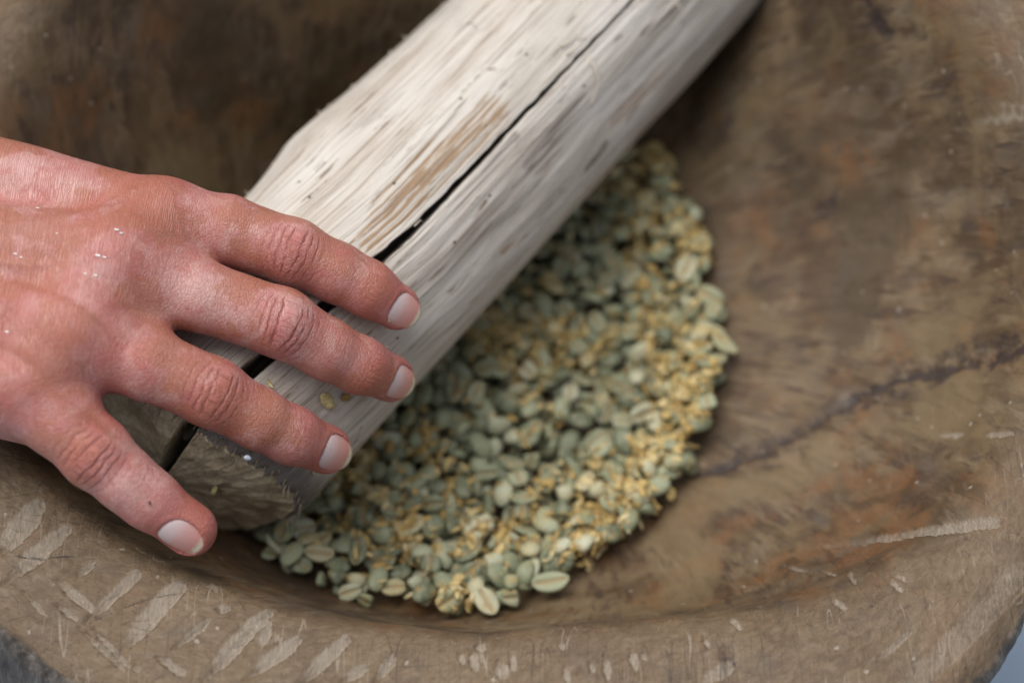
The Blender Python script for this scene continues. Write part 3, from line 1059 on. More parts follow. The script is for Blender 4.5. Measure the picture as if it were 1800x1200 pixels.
def flake(r, length, width, curl, seg=4):
    """a curled scrap of husk with two sides"""
    t = np.linspace(-.5, .5, seg + 1)
    ang = curl * t
    x = length * np.sinc(curl * t / (2 * math.pi)) * t
    z = length * 0.5 * curl * t * t
    w = width * (1 - (2 * np.abs(t)) ** 2.2 * r.uniform(.5, .95)) * .5
    sk = r.uniform(-.3, .3) * width
    cup = r.uniform(0, .35) * width
    V = []
    for i in range(seg + 1):
        V += [(x[i], -w[i] + sk * t[i], z[i]), (x[i], sk * t[i] * 2, z[i] - cup * (1 - 4 * t[i] ** 2)), (x[i], w[i] + sk * t[i], z[i])]
    V = np.array(V)
    F = []
    for i in range(seg):
        for j in range(2):
            F.append((3 * i + j, 3 * i + 3 + j, 3 * i + 4 + j, 3 * i + 1 + j))
    n = len(V)
    V = np.concatenate([V, V + np.array([0, 0, -0.09])])
    F += [tuple(i + n for i in f[::-1]) for f in F]
    ring = [3 * i for i in range(seg + 1)] + [3 * seg + 1] + [3 * i + 2 for i in range(seg, -1, -1)] + [1]
    F += [(ring[(i + 1) % len(ring)], ring[i], ring[i] + n, ring[(i + 1) % len(ring)] + n) for i in range(len(ring))]
    return V, F


CHAFF = mat_chaff()
CV, CF, CR = [], [], []
n0 = 0
r_ = np.random.default_rng(21)
spots = [(1180, 660, 55), (1215, 700, 40), (1200, 770, 45), (1120, 860, 70), (1060, 895, 60), (1150, 560, 60),
         (1130, 420, 60), (1220, 440, 35), (1190, 320, 35), (1160, 300, 30), (1100, 330, 50), (870, 600, 50), (930, 590, 50),
         (990, 605, 50), (850, 560, 40), (740, 780, 35), (680, 880, 60), (725, 960, 40), (860, 945, 60), (1040, 960, 60), (620, 830, 40),
         (940, 690, 60), (900, 430, 60), (980, 860, 60), (800, 850, 60), (1130, 800, 50), (800, 1060, 30), (1030, 960, 30), (640, 960, 60)]
for i in range(2900):
    if i < 2500:
        sx, sy, sp = spots[int(r_.integers(len(spots)))] if r_.uniform() < 0.5 else spots[int(r_.integers(21))]
        c = on_z(sx + r_.normal(0, sp * .55), sy + r_.normal(0, sp * .55), 2.0)
    else:
        a, q = r_.uniform(0, 2 * math.pi), 84 * math.sqrt(r_.uniform())
        c = np.array([BC[0] + q * math.cos(a), BC[1] + q * math.sin(a), 0])
    i0, j0 = int((c[0] - GX0) / GS), int((c[1] - GY0) / GS)
    if not (0 <= i0 < GN and 0 <= j0 < GN) or RR[i0, j0] > limit[i0, j0] + 2.5:
        continue
    big = r_.uniform() < 0.5
    V, F = flake(r_, r_.uniform(2.4, 5.6), r_.uniform(1.8, 3.4) if big else r_.uniform(0.5, 1.3), r_.normal(0, 1.0))
    M = rand_rot(r_)
    loc = HH[max(0, i0 - 1):i0 + 2, max(0, j0 - 1):j0 + 2].mean()
    CV.append(V @ M.T + np.array([c[0], c[1], loc + r_.uniform(-1.0, 0.5)]))
    CF += [tuple(k + n0 for k in f) for f in F]
    CR.append(np.full(len(V), r_.uniform()))
    n0 += len(V)
chaff = link("coffee_chaff", mesh_from("coffee_chaff", np.concatenate(CV), CF, True, dict(rnd=np.concatenate(CR))), CHAFF)
tag(chaff, "golden scraps of husk and chaff scattered among the coffee beans", "chaff", kind="stuff")
print("BEANS", len(beans), "chaff tris", len(CF) * 2)

# ------------------------------------------------------------------ the hand: one continuous skin grown round its bones
def rcone(P, a, b, r1, r2):
    """signed distance to a tapered capsule"""
    ba = b - a
    l2 = ba @ ba
    rr = r1 - r2
    a2 = l2 - rr * rr
    il2 = 1.0 / l2
    pa = P - a
    y = pa @ ba
    z = y - l2
    q = pa * l2 - y[:, None] * ba
    x2 = np.einsum('ij,ij->i', q, q)
    y2 = y * y * l2
    z2 = z * z * l2
    k = np.sign(rr) * rr * rr * x2
    d = (np.sqrt(x2 * a2 * il2) + y * rr) * il2 - r1
    m1 = np.sign(z) * a2 * z2 > k
    m2 = (~m1) & (np.sign(y) * a2 * y2 < k)
    d = np.where(m1, np.sqrt(x2 + z2) * il2 - r2, d)
    return np.where(m2, np.sqrt(x2 + y2) * il2 - r1, d)


def smin(a, b, k):
    h = np.maximum(k - np.abs(a - b), 0) / k
    return np.minimum(a, b) - h * h * k * 0.25


def smax(a, b, k):
    return -smin(-a, -b, k)


# joints as (photo x, photo y, height above the bean bed, radius): knuckle, mid, PIP, mid, DIP, tip
FINGERS = {
    'index': [(286, 386, 97, 9.6), (398, 406, 94.5, 9.4), (514, 442, 91, 8.7), (592, 480, 86, 7.8), (646, 508, 82, 7.4), (697, 540, 75, 6.4)],
    'middle': [(205, 462, 101, 11.5), (350, 520, 94, 9.3), (494, 567, 88, 9.1), (574, 613, 79.5, 8.0), (632, 641, 72.5, 7.5), (684, 663, 62.5, 6.6)],
    'ring': [(130, 582, 99, 11.3), (255, 637, 93, 9.4), (372, 690, 86, 9.0), (452, 735, 78, 7.9), (510, 764, 71, 7.5), (573, 789, 60.5, 6.7)],
    'little': [(45, 670, 94, 11.0), (112, 742, 90, 9.6), (168, 796, 86, 9.2), (222, 844, 81, 7.9), (262, 876, 77, 7.6), (335, 930, 69, 6.9)],
}
NAIL = {  # twist of the nail about the finger (radians), centre from the tip (mm), half length, half width, shift
    'index': dict(tw=-0.05, uc=0.1, L=5.2, W=5.0),
    'middle': dict(tw=0.05, uc=-0.2, L=5.4, W=5.2),
    'ring': dict(tw=0.05, uc=-0.9, L=6.1, W=5.35),
    'little': dict(tw=0.32, uc=-1.9, L=6.4, W=5.0),
}


def jp(j):
    return on_z(j[0], j[1], j[2])


BONES = {k: np.array([jp(j) for j in v]) for k, v in FINGERS.items()}
RADII = {k: np.array([j[3] for j in v]) for k, v in FINGERS.items()}
WR = [on_z(-235, 262, 97), on_z(-235, 420, 103), on_z(-235, 505, 101), on_z(-225, 590, 94)]
PALM = []
for (k, w, r0) in zip(('index', 'middle', 'ring', 'little'), WR, (12.5, 12.5, 12.5, 12)):
    PALM.append((w, BONES[k][0], r0, RADII[k][0] - 0.6))
dz = np.array([0, 0, 1.0])
PALM.append((WR[0] - 14 * dz, BONES['index'][0] - 11 * dz, 14, 10))         # flesh of the palm
PALM.append((WR[1] - 16 * dz, BONES['middle'][0] - 12 * dz, 14, 10))
PALM.append((WR[2] - 15 * dz, BONES['ring'][0] - 12 * dz, 14, 10))
PALM.append((WR[3] - 8 * dz, BONES['little'][0] - 10 * dz, 14, 11))
EL = on_z(-1500, 560, 110)
PALM.append((on_z(-210, 420, 94), EL + (on_z(-210, 420, 94) - on_z(-210, 480, 94)) * 1.3, 20, 26))
PALM.append((on_z(-215, 530, 94), EL, 19, 27))
# thumb, closed against the far flank of the pestle
_h = unit(np.cross(dz, LAX))
if _h @ RGT > 0:
    _h = -_h
TH = [WR[0] - 12 * dz, LA + LAX * 6 + _h * 53 + dz * 22, LA + LAX * 27 + _h * 47.5 + dz * 2, LA + LAX * 44 + _h * 44.5 - dz * 10]
THR = [14.5, 11.0, 9.3, 7.6]
WEBS = [('index', 'middle', 0.30), ('middle', 'ring', 0.33), ('ring', 'little', 0.26)]


def along(k, f):
    """point at share f of the knuckle-to-PIP run"""
    B = BONES[k]
    return B[0] + (B[2] - B[0]) * f


def finger_sdf(P, k):
    B, R = BONES[k], RADII[k]
    d = rcone(P, B[0], B[1], R[0] - 0.8, R[1])
    for i in range(1, 5):
        d = smin(d, rcone(P, B[i], B[i + 1], R[i] - (0.45 if i == 4 else 0), R[i + 1]), 3.4 if i == 4 else 2.4)
    return d


def palm_sdf(P):
    d = None
    for (a, b, r0, r1) in PALM:
        e = rcone(P, a, b, r0, r1)
        d = e if d is None else smin(d, e, 9.0)
    t = rcone(P, TH[0], TH[1], THR[0], THR[1])
    d = smin(d, t, 12.0)
    t = smin(rcone(P, TH[1], TH[2], THR[1], THR[2]), rcone(P, TH[2], TH[3], THR[2], THR[3]), 2.0)
    d = smin(d, t, 4.0)
    for (a, b, f) in WEBS:
        pa, pb = along(a, f), along(b, f)
        m = (pa + pb) / 2 - 1.6 * dz
        a0, b0 = (BONES[a][0] + BONES[b][0]) / 2 + 0.2 * dz, m
        d = smin(d, rcone(P, a0, b0, 9.8, 5.2), 7.0)
    for k in BONES:                              # knuckle heads
        c = BONES[k][0] + 0.9 * unit(CAM - BONES[k][0])
        d = smin(d, np.linalg.norm(P - c, axis=1) - (RADII[k][0] - 0.2), 6.0)
    return d


def hand_sdf(P):
    pd = palm_sdf(P)
    out = None
    for k in BONES:
        e = smin(pd, finger_sdf(P, k), 7.0)
        out = e if out is None else smin(out, e, 1.4)
    return out


def surface_nets(f, lo, hi, h):
    n = np.ceil((np.array(hi) - lo) / h).astype(int) + 1
    ax = [lo[i] + np.arange(n[i]) * h for i in range(3)]
    # coarse blocks first; only those near the surface are sampled finely
    bs = 5
    nb = np.ceil(n / bs).astype(int)
    bi = np.stack(np.meshgrid(*[np.arange(q) for q in nb], indexing='ij'), -1).reshape(-1, 3)
    bd = f(lo + (bi * bs + (bs - 1) / 2) * h)
    D = np.repeat(np.repeat(np.repeat(bd.reshape(nb), bs, 0), bs, 1), bs, 2).astype(np.float32)
    nearb = bi[np.abs(bd) < bs * h * 0.87 + 2.0]
    off = np.stack(np.meshgrid(*[np.arange(bs)] * 3, indexing='ij'), -1).reshape(-1, 3)
    gi = (nearb[:, None, :] * bs + off[None]).reshape(-1, 3)
    D[gi[:, 0], gi[:, 1], gi[:, 2]] = f(lo + gi * h)
    D = D[:n[0], :n[1], :n[2]]
    S = D < 0
    corners = [(a, b, c) for a in (0, 1) for b in (0, 1) for c in (0, 1)]
    sl = lambda A, a, b, c: A[a:n[0] - 1 + a, b:n[1] - 1 + b, c:n[2] - 1 + c]
    cnt = sum(sl(S, *c).astype(np.int8) for c in corners)
    act = np.argwhere((cnt > 0) & (cnt < 8))
    acc = np.zeros((len(act), 3))
    num = np.zeros(len(act))
    vals = {c: D[act[:, 0] + c[0], act[:, 1] + c[1], act[:, 2] + c[2]] for c in corners}
    for c in corners:
        for axis in range(3):
            if c[axis] == 0:
                c2 = tuple(1 if q == axis else c[q] for q in range(3))
                v0, v1 = vals[c], vals[c2]
                m = (v0 < 0) != (v1 < 0)
                t = np.where(m, v0 / np.where(m, v0 - v1, 1), 0)
                p = np.tile(np.array(c, float), (len(act), 1))
                p[:, axis] += t
                acc += p * m[:, None]
                num += m
    V = lo + (act + acc / num[:, None]) * h
    ID = np.full(n - 1, -1, np.int64)
    ID[act[:, 0], act[:, 1], act[:, 2]] = np.arange(len(act))
    quads = []
    for axis in range(3):
        s0 = [slice(1, n[i] - 1) for i in range(3)]
        s1 = list(s0)
        s0[axis] = slice(0, n[axis] - 1)
        s1[axis] = slice(1, n[axis])
        A, B = S[tuple(s0)], S[tuple(s1)]
        e = np.argwhere(A != B)
        sign = A[e[:, 0], e[:, 1], e[:, 2]]
        base = e + np.array([0 if i == axis else 1 for i in range(3)])
        u, w = (axis + 1) % 3, (axis + 2) % 3
        def cell(du, dw):
            q = base.copy()
            q[:, u] -= du
            q[:, w] -= dw
            return ID[q[:, 0], q[:, 1], q[:, 2]]
        Q = np.stack([cell(1, 1), cell(0, 1), cell(0, 0), cell(1, 0)], 1)
        Q[~sign] = Q[~sign][:, ::-1]
        quads.append(Q)
    Q = np.concatenate(quads)
    return V, Q[(Q >= 0).all(1)]


def subdivide(V, Q):
    E = np.sort(np.concatenate([Q[:, [0, 1]], Q[:, [1, 2]], Q[:, [2, 3]], Q[:, [3, 0]]]), 1)
    key = E[:, 0] * (len(V) + 1) + E[:, 1]
    uq, first, inv = np.unique(key, return_index=True, return_inverse=True)
    mid = (V[E[first, 0]] + V[E[first, 1]]) / 2
    nq, nv = len(Q), len(V)
    em = (inv + nv).reshape(4, nq).T
    fc = np.arange(nq) + nv + len(mid)
    V2 = np.concatenate([V, mid, V[Q].mean(1)])
    Q2 = np.concatenate([np.stack([Q[:, i], em[:, i], fc, em[:, (i + 3) % 4]], 1) for i in range(4)])
    return V2, Q2


def gradient(P, e=0.25):
    ks = np.array([[1, -1, -1], [-1, -1, 1], [-1, 1, -1], [1, 1, 1.0]])
    g = 0
    for k in ks:
        g = g + k * hand_sdf(P + k * e)[:, None]
    return g / (np.linalg.norm(g, axis=1, keepdims=True) + 1e-9)


def project(P, it=2):
    for _ in range(it):
        P = P - gradient(P) * np.clip(hand_sdf(P), -1, 1)[:, None]
    return P


def finger_frame(k, i):
    """axis, dorsal direction and side of segment i of a finger"""
    B = BONES[k]
    a = unit(B[i + 1] - B[i])
    c = CAM - B[i + 1]
    e = unit(c - (c @ a) * a)
    s = np.cross(a, e)
    if k == 'little':
        e, s = e * math.cos(0.28) + s * math.sin(0.28) * SIDE, None
        s = np.cross(a, e)
    return a, e, s


SIDE = 1.0
_a = unit(BONES['little'][2] - BONES['little'][1])
if np.cross(_a, CAM) @ UPV > 0:                  # which way is the lower left of the picture
    SIDE = -1.0


def finger_coords(P, k):
    """length along the finger from the knuckle, sideways arc, and nearest-bone distance"""
    B = BONES[k]
    best = np.full(len(P), 1e9)
    u = np.zeros(len(P))
    v = np.zeros(len(P))
    up = np.zeros(len(P))
    run = 0.0
    for i in range(len(B) - 1):
        a, e, s = finger_frame(k, i)
        L = np.linalg.norm(B[i + 1] - B[i])
        t = (P - B[i]) @ a
        lo = -15 if i == 0 else 0
        hi = L + 15 if i == len(B) - 2 else L
        tc = np.clip(t, lo, hi)
        w = P - B[i] - tc[:, None] * a
        d = np.linalg.norm(w, axis=1)
        m = d < best
        best[m] = d[m]
        u[m] = run + tc[m]
        ph = np.arctan2(w @ s, w @ e)
        v[m] = (ph * np.minimum(d, 12))[m]
        up[m] = np.cos(ph)[m]
        run += L
    return u, v, best, up


def nail_frame(k):
    a, e, s = finger_frame(k, 4)
    tw = NAIL[k]['tw'] * (SIDE if k == 'little' else 1.0)
    e2 = e * math.cos(tw) + s * math.sin(tw)
    return a, e2, np.cross(a, e2)


def nail_surface(k):
    """height of the nail plate over the distal bone as a function of (u, v), u from the tip joint"""
    a, e, s = nail_frame(k)
    T = BONES[k][5]
    n = NAIL[k]
    u0, u1 = n['uc'] - n['L'] * 0.8, n['uc'] + n['L'] * 0.15
    hs = []
    for u in (u0, u1):
        h = 14.0
        for _ in range(60):
            h -= float(hand_sdf((T + a * u + e * h)[None])[0]) * 0.8
        hs.append(h)
    slope = (hs[1] - hs[0]) / (u1 - u0)
    Rn = 6.3 if k != 'little' else 6.6
    def H(u, v):
        return hs[0] + 0.05 + slope * (u - u0) - 0.012 * np.maximum(u - u0, 0) ** 2 - (Rn - np.sqrt(np.maximum(Rn * Rn - v * v, 0.5)))
    return H


def nail_mask(k, u, v):
    n = NAIL[k]
    x = (u - n['uc']) / n['L']
    y = v / (n['W'] * (1 - 0.06 * x))
    p = 2.25
    return (np.abs(x) ** p + np.abs(y) ** p) ** (1 / p)


def mat_skin():
    n = NT("weathered_skin")
    o = n.map(n.obj(), (1000, 1000, 1000))
    red, crease, fz = n.attr("red"), n.attr("crease"), n.attr("fz")
    b = n.noise(o, 0.05, 4, 0.6)
    base = n.cramp(b, [(0.36, (0.36, 0.130, 0.092)), (0.5, (0.46, 0.196, 0.168)), (0.64, (0.55, 0.300, 0.272))])
    mott = n.noise(o, 0.22, 5, 0.65)
    base = n.mix(n.ramp(mott, 0.48, 0.7, 0, 0.6), base, (0.43, 0.130, 0.112))
    blo = n.noise(n.map(o, (1, 1, 1), (8, 33, 61)), 0.12, 4, 0.62, 0.5)
    base = n.mix(n.ramp(blo, 0.52, 0.64, 0, 0.5), base, (0.40, 0.105, 0.085))
    base = n.mix(n.ramp(blo, 0.46, 0.36, 0, 0.4), base, (0.56, 0.34, 0.29))
    tan = n.noise(n.map(o, (1, 1, 1), (40, 11, 5)), 0.055, 4, 0.6)
    base = n.mix(n.m('MULTIPLY', n.ramp(tan, 0.50, 0.57), 0.65), base, (0.36, 0.128, 0.065))
    base = n.mix(n.m('MULTIPLY', red, 0.75), base, (0.45, 0.115, 0.105))
    pal = n.noise(o, 0.9, 4, 0.7)
    base = n.mix(n.ramp(pal, 0.55, 0.75, 0, 0.35), base, (0.60, 0.40, 0.34))
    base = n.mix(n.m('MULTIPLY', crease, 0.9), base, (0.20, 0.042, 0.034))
    # the folds of skin over the middle joints
    kn, kc = n.attr("kn", True), n.attr("kc")
    sx = n.t.nodes.new("ShaderNodeSeparateXYZ")
    n.put(sx.inputs[0], kn)
    ku, kv = sx.outputs[0], sx.outputs[1]
    w1 = n.m('SUBTRACT', n.noise(kn, 0.2, 3, 0.6), 0.5)
    bow = n.m('SQRT', n.m('MAXIMUM', n.m('SUBTRACT', 1.0, n.m('POWER', n.m('ABSOLUTE', n.m('DIVIDE', kv, 9.5)), 2.0)), 0.05))
    t_ = n.m('DIVIDE', n.m('ADD', ku, n.m('MULTIPLY', w1, 2.4)), n.m('ADD', n.m('MULTIPLY', bow, 0.55), 0.45))
    q_ = n.m('ADD', n.m('DIVIDE', t_, 2.15), 50.0)
    dist_ = n.m('MULTIPLY', n.m('ABSOLUTE', n.m('SUBTRACT', n.m('FRACT', q_), 0.5)), 2.15)
    cb = n.t.nodes.new("ShaderNodeCombineXYZ")
    n.put(cb.inputs[0], n.m('MULTIPLY', n.m('FLOOR', q_), 5.3))
    n.put(cb.inputs[1], n.m('MULTIPLY', kv, 0.17))
    n.put(cb.inputs[2], sx.outputs[2])
    amp = n.ramp(n.noise(cb.outputs[0], 1.0, 2), 0.30, 0.52)
    fall = n.m('POWER', 2.718, n.m('MULTIPLY', n.m('POWER', n.m('ABSOLUTE', n.m('DIVIDE', ku, 5.6)), 2.0), -1.0))
    core = n.m('MULTIPLY', n.m('MULTIPLY', kc, amp), n.m('ADD', n.m('MULTIPLY', fall, 0.8), 0.2))
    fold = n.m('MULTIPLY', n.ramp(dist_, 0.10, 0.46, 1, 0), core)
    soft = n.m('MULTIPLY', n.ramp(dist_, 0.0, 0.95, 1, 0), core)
    lk = n.vm('ADD', n.map(kn, (0.30, 0.24, 1)), n.vm('MULTIPLY', n.noise(kn, 0.4, 2, col=True), (0.5, 0.5, 0)))
    link_ = n.m('MULTIPLY', n.m('MULTIPLY', n.ramp(n.voro(lk, 1.0), 0.015, 0.06, 1, 0), kc), 0.42)
    fold = n.m('MAXIMUM', fold, n.m('MULTIPLY', link_, fall))
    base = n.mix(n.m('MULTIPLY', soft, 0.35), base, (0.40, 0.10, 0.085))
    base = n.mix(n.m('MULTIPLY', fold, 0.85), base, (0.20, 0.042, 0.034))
    sp = n.voro(n.map(o, (0.085, 0.085, 0.085)), 1.0, 'F1')
    base = n.mix(n.ramp(sp, 0.03, 0.05, 0.6, 0), base, (0.18, 0.06, 0.04))
    # skin lines: cells drawn out across the hand
    sk = n.attr("sk", True)
    wv = n.vm('ADD', n.map(sk, (0.55, 1.5, 0.55)), n.vm('MULTIPLY', n.noise(o, 0.5, 3, 0.6, col=True), (1.2, 1.2, 1.2)))
    c1 = n.ramp(n.voro(wv, 1.0), 0.0, 0.16)
    wv2 = n.vm('ADD', n.map(sk, (1.7, 1.2, 1.7), (3, 8, 1)), n.vm('MULTIPLY', n.noise(o, 0.8, 2, 0.6, col=True), (0.8, 0.8, 0.8)))
    c2 = n.ramp(n.voro(wv2, 1.0), 0.0, 0.2)
    h = n.m('ADD', n.m('MULTIPLY', c1, 0.8), n.m('MULTIPLY', c2, 0.14))
    h = n.m('ADD', h, n.m('MULTIPLY', pal, 0.1))
    h = n.m('SUBTRACT', h, n.m('ADD', n.m('MULTIPLY', fold, 1.9), n.m('MULTIPLY', soft, 1.2)))
    base = n.mix(n.m('MULTIPLY', n.m('SUBTRACT', 1.0, c1), 0.28), base, (0.30, 0.10, 0.07))
    rough = n.m('ADD', n.ramp(n.noise(n.map(o, (1, 1, 1), (3, 70, 9)), 0.06, 3), 0.40, 0.60, 0.36, 0.52), n.m('MULTIPLY', pal, 0.12))
    return n.set(Base_Color=base, Roughness=rough, Subsurface_Weight=0.12, Subsurface_Radius=(1.0, 0.35, 0.2),
                 Subsurface_Scale=0.0022, Specular_IOR_Level=0.62, Normal=n.bump(h, 0.5, 0.0003))


def mat_nail():
    n = NT("fingernail")
    q, p = n.attr("nq"), n.attr("np")
    o = n.map(n.obj(), (1000, 1000, 1000))
    w = n.m('ADD', q, n.m('MULTIPLY', n.m('SUBTRACT', n.noise(o, 0.5, 3), 0.5), 0.10))
    c = n.cramp(w, [(0.0, (0.48, 0.30, 0.27)), (0.09, (0.60, 0.485, 0.475)), (0.27, (0.60, 0.445, 0.43)), (0.46, (0.58, 0.325, 0.29)),
                    (0.80, (0.57, 0.255, 0.22)), (0.85, (0.62, 0.46, 0.34)), (0.91, (0.70, 0.63, 0.48)), (1.0, (0.62, 0.55, 0.40))])
    dirtn = n.noise(o, 0.9, 3, 0.7)
    c = n.mix(n.m('MULTIPLY', n.ramp(q, 0.80, 0.86), n.m('MULTIPLY', n.ramp(q, 0.93, 0.88), n.ramp(dirtn, 0.5, 0.66, 0, 0.4))), c, (0.20, 0.14, 0.09))
    edge = n.ramp(n.m('ABSOLUTE', p), 0.84, 1.0, 0, 0.6)
    c = n.mix(edge, c, (0.42, 0.22, 0.14))
    h = n.noise(n.map(n.attr("nl", True), (3.0, 0.12, 1)), 1.0, 3)
    return n.set(Base_Color=c, Roughness=0.24, Normal=n.bump(h, 0.3, 0.0004))


def build_hand():
    lo = np.array([-345.0, -115, 10])
    allb = np.concatenate([np.concatenate(list(BONES.values())), np.array(TH)])
    lo = np.array([-262.0, allb[:, 1].min() - 40, allb[:, 2].min() - 22])
    hi = np.array([allb[:, 0].max() + 14, allb[:, 1].max() + 45, allb[:, 2].max() + 22])
    V, Q = surface_nets(hand_sdf, lo, hi, 1.5)
    V = project(V, 2)
    V, Q = subdivide(V, Q)
    V = project(V, 1)
    V, Q = subdivide(V, Q)
    N = gradient(V)
    V = V - N * hand_sdf(V)[:, None]
    red = np.zeros(len(V))
    crease = np.zeros(len(V))
    disp = 0.30 * fbm(V * 0.07, 2)
    fd = {k: finger_sdf(V, k) for k in BONES}
    pd = palm_sdf(V)
    keys = list(BONES)
    FD = np.stack([fd[k] for k in keys], 1)
    near = FD.argmin(1)
    sk = np.stack([V[:, 0], V[:, 1], V[:, 2]], -1)
    kn = np.zeros((len(V), 3))
    kc = np.zeros(len(V))
    for i, k in enumerate(keys):
        m = np.nonzero((near == i) & (FD[:, i] < 2.5))[0]
        P = V[m]
        u, v, d, up = finger_coords(P, k)
        B = BONES[k]
        seg = np.linalg.norm(np.diff(B, axis=0), axis=1)
        cum = np.concatenate([[0], np.cumsum(seg)])
        uP, uD, uT = cum[2], cum[4], cum[5]
        dor = sstep(-0.1, 0.45, up)
        nz1 = fbm(P * 0.55, 2)
        # the wrinkled cap of skin over the middle joint
        cap = np.exp(-(((u - uP) / 7.0) ** 2 + (v / 7.5) ** 2)) * dor
        disp[m] += 0.5 * cap
        red[m] = np.maximum(red[m], 0.35 * cap)
        rs = np.random.default_rng(40 + i)
        amp_ = [0.8, 1.1, 0.9, 1.0][i]
        bow = np.sqrt(np.maximum(0, 1 - (v / 8.4) ** 2))
        for a_, dep, w in [(-6.4, .22, .34), (-4.0, .40, .34), (-1.9, .75, .38), (-0.2, .85, .40),
                           (1.9, .70, .38), (4.0, .42, .34), (6.2, .25, .34)]:
            a_ = a_ * (1.0, 0.92, 1.08, 0.95)[i] + rs.uniform(-.8, .8)
            dep = dep * rs.uniform(0.7, 1.2)
            uu = uP + 0.4 + rs.uniform(-.12, .12) * v + a_ * (0.45 + 0.55 * bow) + 0.55 * nz1 + 0.35 * vnoise(np.stack([v * 0.35, u * 0 + a_ * 3, u * 0 + i], -1))
            on = sstep(-.45, .15, vnoise(np.stack([v * 0.22, u * 0 + a_ * 7, u * 0 + 3 * i], -1)))
            g = np.exp(-((u - uu) / w) ** 2) * dor * sstep(8.2, 5.4, np.abs(v)) * on
            disp[m] -= dep * 0.16 * amp_ * g
        # slanting links between the creases
        for j in range(7):
            u0, v0, sl = uP + rs.uniform(-4, 4), rs.uniform(-4.5, 4.5), rs.uniform(-1.4, 1.4)
            l = ((u - u0) * 1.0 - (v - v0) * sl) / math.hypot(1, sl)
            tt = np.hypot(u - u0, v - v0)
            g = np.exp(-(l / 0.34) ** 2) * sstep(3.4, 1.8, tt) * dor
            disp[m] -= 0.03 * g
        # the end joint
        for a_, dep in [(-2.2, .14), (-0.8, .24), (0.5, .26), (1.7, .16)]:
            uu = uD - 1.0 + a_ + 0.5 * nz1 + rs.uniform(-.3, .3)
            g = np.exp(-((u - uu) / 0.42) ** 2) * dor * sstep(7, 3.5, np.abs(v))
            disp[m] -= dep * 0.22 * g
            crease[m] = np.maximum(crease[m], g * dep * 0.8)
        # fine cross lines over the rest of the finger
        fine = 0.018 * np.sin(u * 3.3 + 2.2 * nz1 + 0.6 * v * vnoise(P * 0.2)) * dor * sstep(uT - 6, uT - 14, u) * sstep(4, 14, u)
        disp[m] += fine
        red[m] = np.maximum(red[m], sstep(uD - 6, uT - 4, u) * 0.65)
        red[m] = np.maximum(red[m], 0.45 * sstep(0.35, -0.4, up))
        sk[m] = np.stack([v, u, d * 0 + 20 * i], -1)
        kn[m] = np.stack([u - uP, v, d * 0 + 9.7 * i], -1)
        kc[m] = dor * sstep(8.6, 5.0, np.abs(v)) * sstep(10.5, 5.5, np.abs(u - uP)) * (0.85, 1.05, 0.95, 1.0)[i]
        # nail bed
        if k in NAIL:
            a, e, s = nail_frame(k)
            q = P - B[5]
            lu, lv, lh = q @ a, q @ s, q @ e
            H = nail_surface(k)
            hn = H(lu, lv)
            top = (lh > 0.5)
            mk = nail_mask(k, lu, lv)
            inside = (mk < 0.96) & top
            fold = np.exp(-((mk - 1.13) / 0.10) ** 2) * top * sstep(NAIL[k]['uc'] + NAIL[k]['L'] * 0.75, NAIL[k]['uc'] + NAIL[k]['L'] * 0.3, lu)
            disp[m] += 0.10 * fold
            groove = np.exp(-((mk - 1.02) / 0.035) ** 2) * top
            crease[m] = np.maximum(crease[m], 0.18 * groove * sstep(NAIL[k]['uc'] + NAIL[k]['L'], NAIL[k]['uc'] + NAIL[k]['L'] * 0.5, lu))
            # keep the flesh under the plate
            push = np.where(inside, np.minimum(hn - 0.30 - lh, 0.0), 0.0)
            V[m] = V[m] + push[:, None] * e
            disp[m] = np.where(inside, 0, disp[m])
    # knuckles: red, with lines running across the back
    for k in keys:
        c = BONES[k][0]
        dd = np.linalg.norm(V - c, axis=1)
        red = np.maximum(red, 0.45 * np.exp(-(dd / 15.0) ** 2))
    back = sstep(1.5, 5, FD.min(1))
    a = unit(BONES['middle'][0] - WR[1])
    q = V @ a
    ln = np.sin(q * 2.1 + 3.0 * fbm(V * 0.12, 2) * 2) * 0.022 * back
    disp += ln
    # shallow troughs between the tendons, and a vein
    up_ = sstep(0.1, 0.6, N[:, 2])
    veins = [([(-60, 420), (60, 405), (140, 385), (230, 330)], 1.5, 0.5), ([(-40, 470), (60, 500), (150, 540), (215, 585)], 2.0, -0.8),
             ([(-40, 590), (60, 640), (150, 680), (190, 700)], 2.4, -0.9), ([(0, 470), (90, 470), (150, 500)], 1.4, 0.45)]
    for pts, w, amp in veins:
        Qp = [on_z(x, y, 110) for x, y in pts]
        best = np.full(len(V), 1e9)
        for p0, p1 in zip(Qp[:-1], Qp[1:]):
            ab = (p1 - p0)[:2]
            t = np.clip(((V[:, :2] - p0[:2]) @ ab) / (ab @ ab), 0, 1)
            best = np.minimum(best, np.linalg.norm(V[:, :2] - p0[:2] - t[:, None] * ab, axis=1))
        disp += amp * np.exp(-(best / w) ** 2) * up_
    V = V + N * disp[:, None]
    sk[:, 1] = np.where(back > 0.5, q, sk[:, 1])
    me = mesh_from("hand_skin", V, Q, True, dict(red=red, crease=crease, sk=sk, kn=kn, kc=kc))
    return me


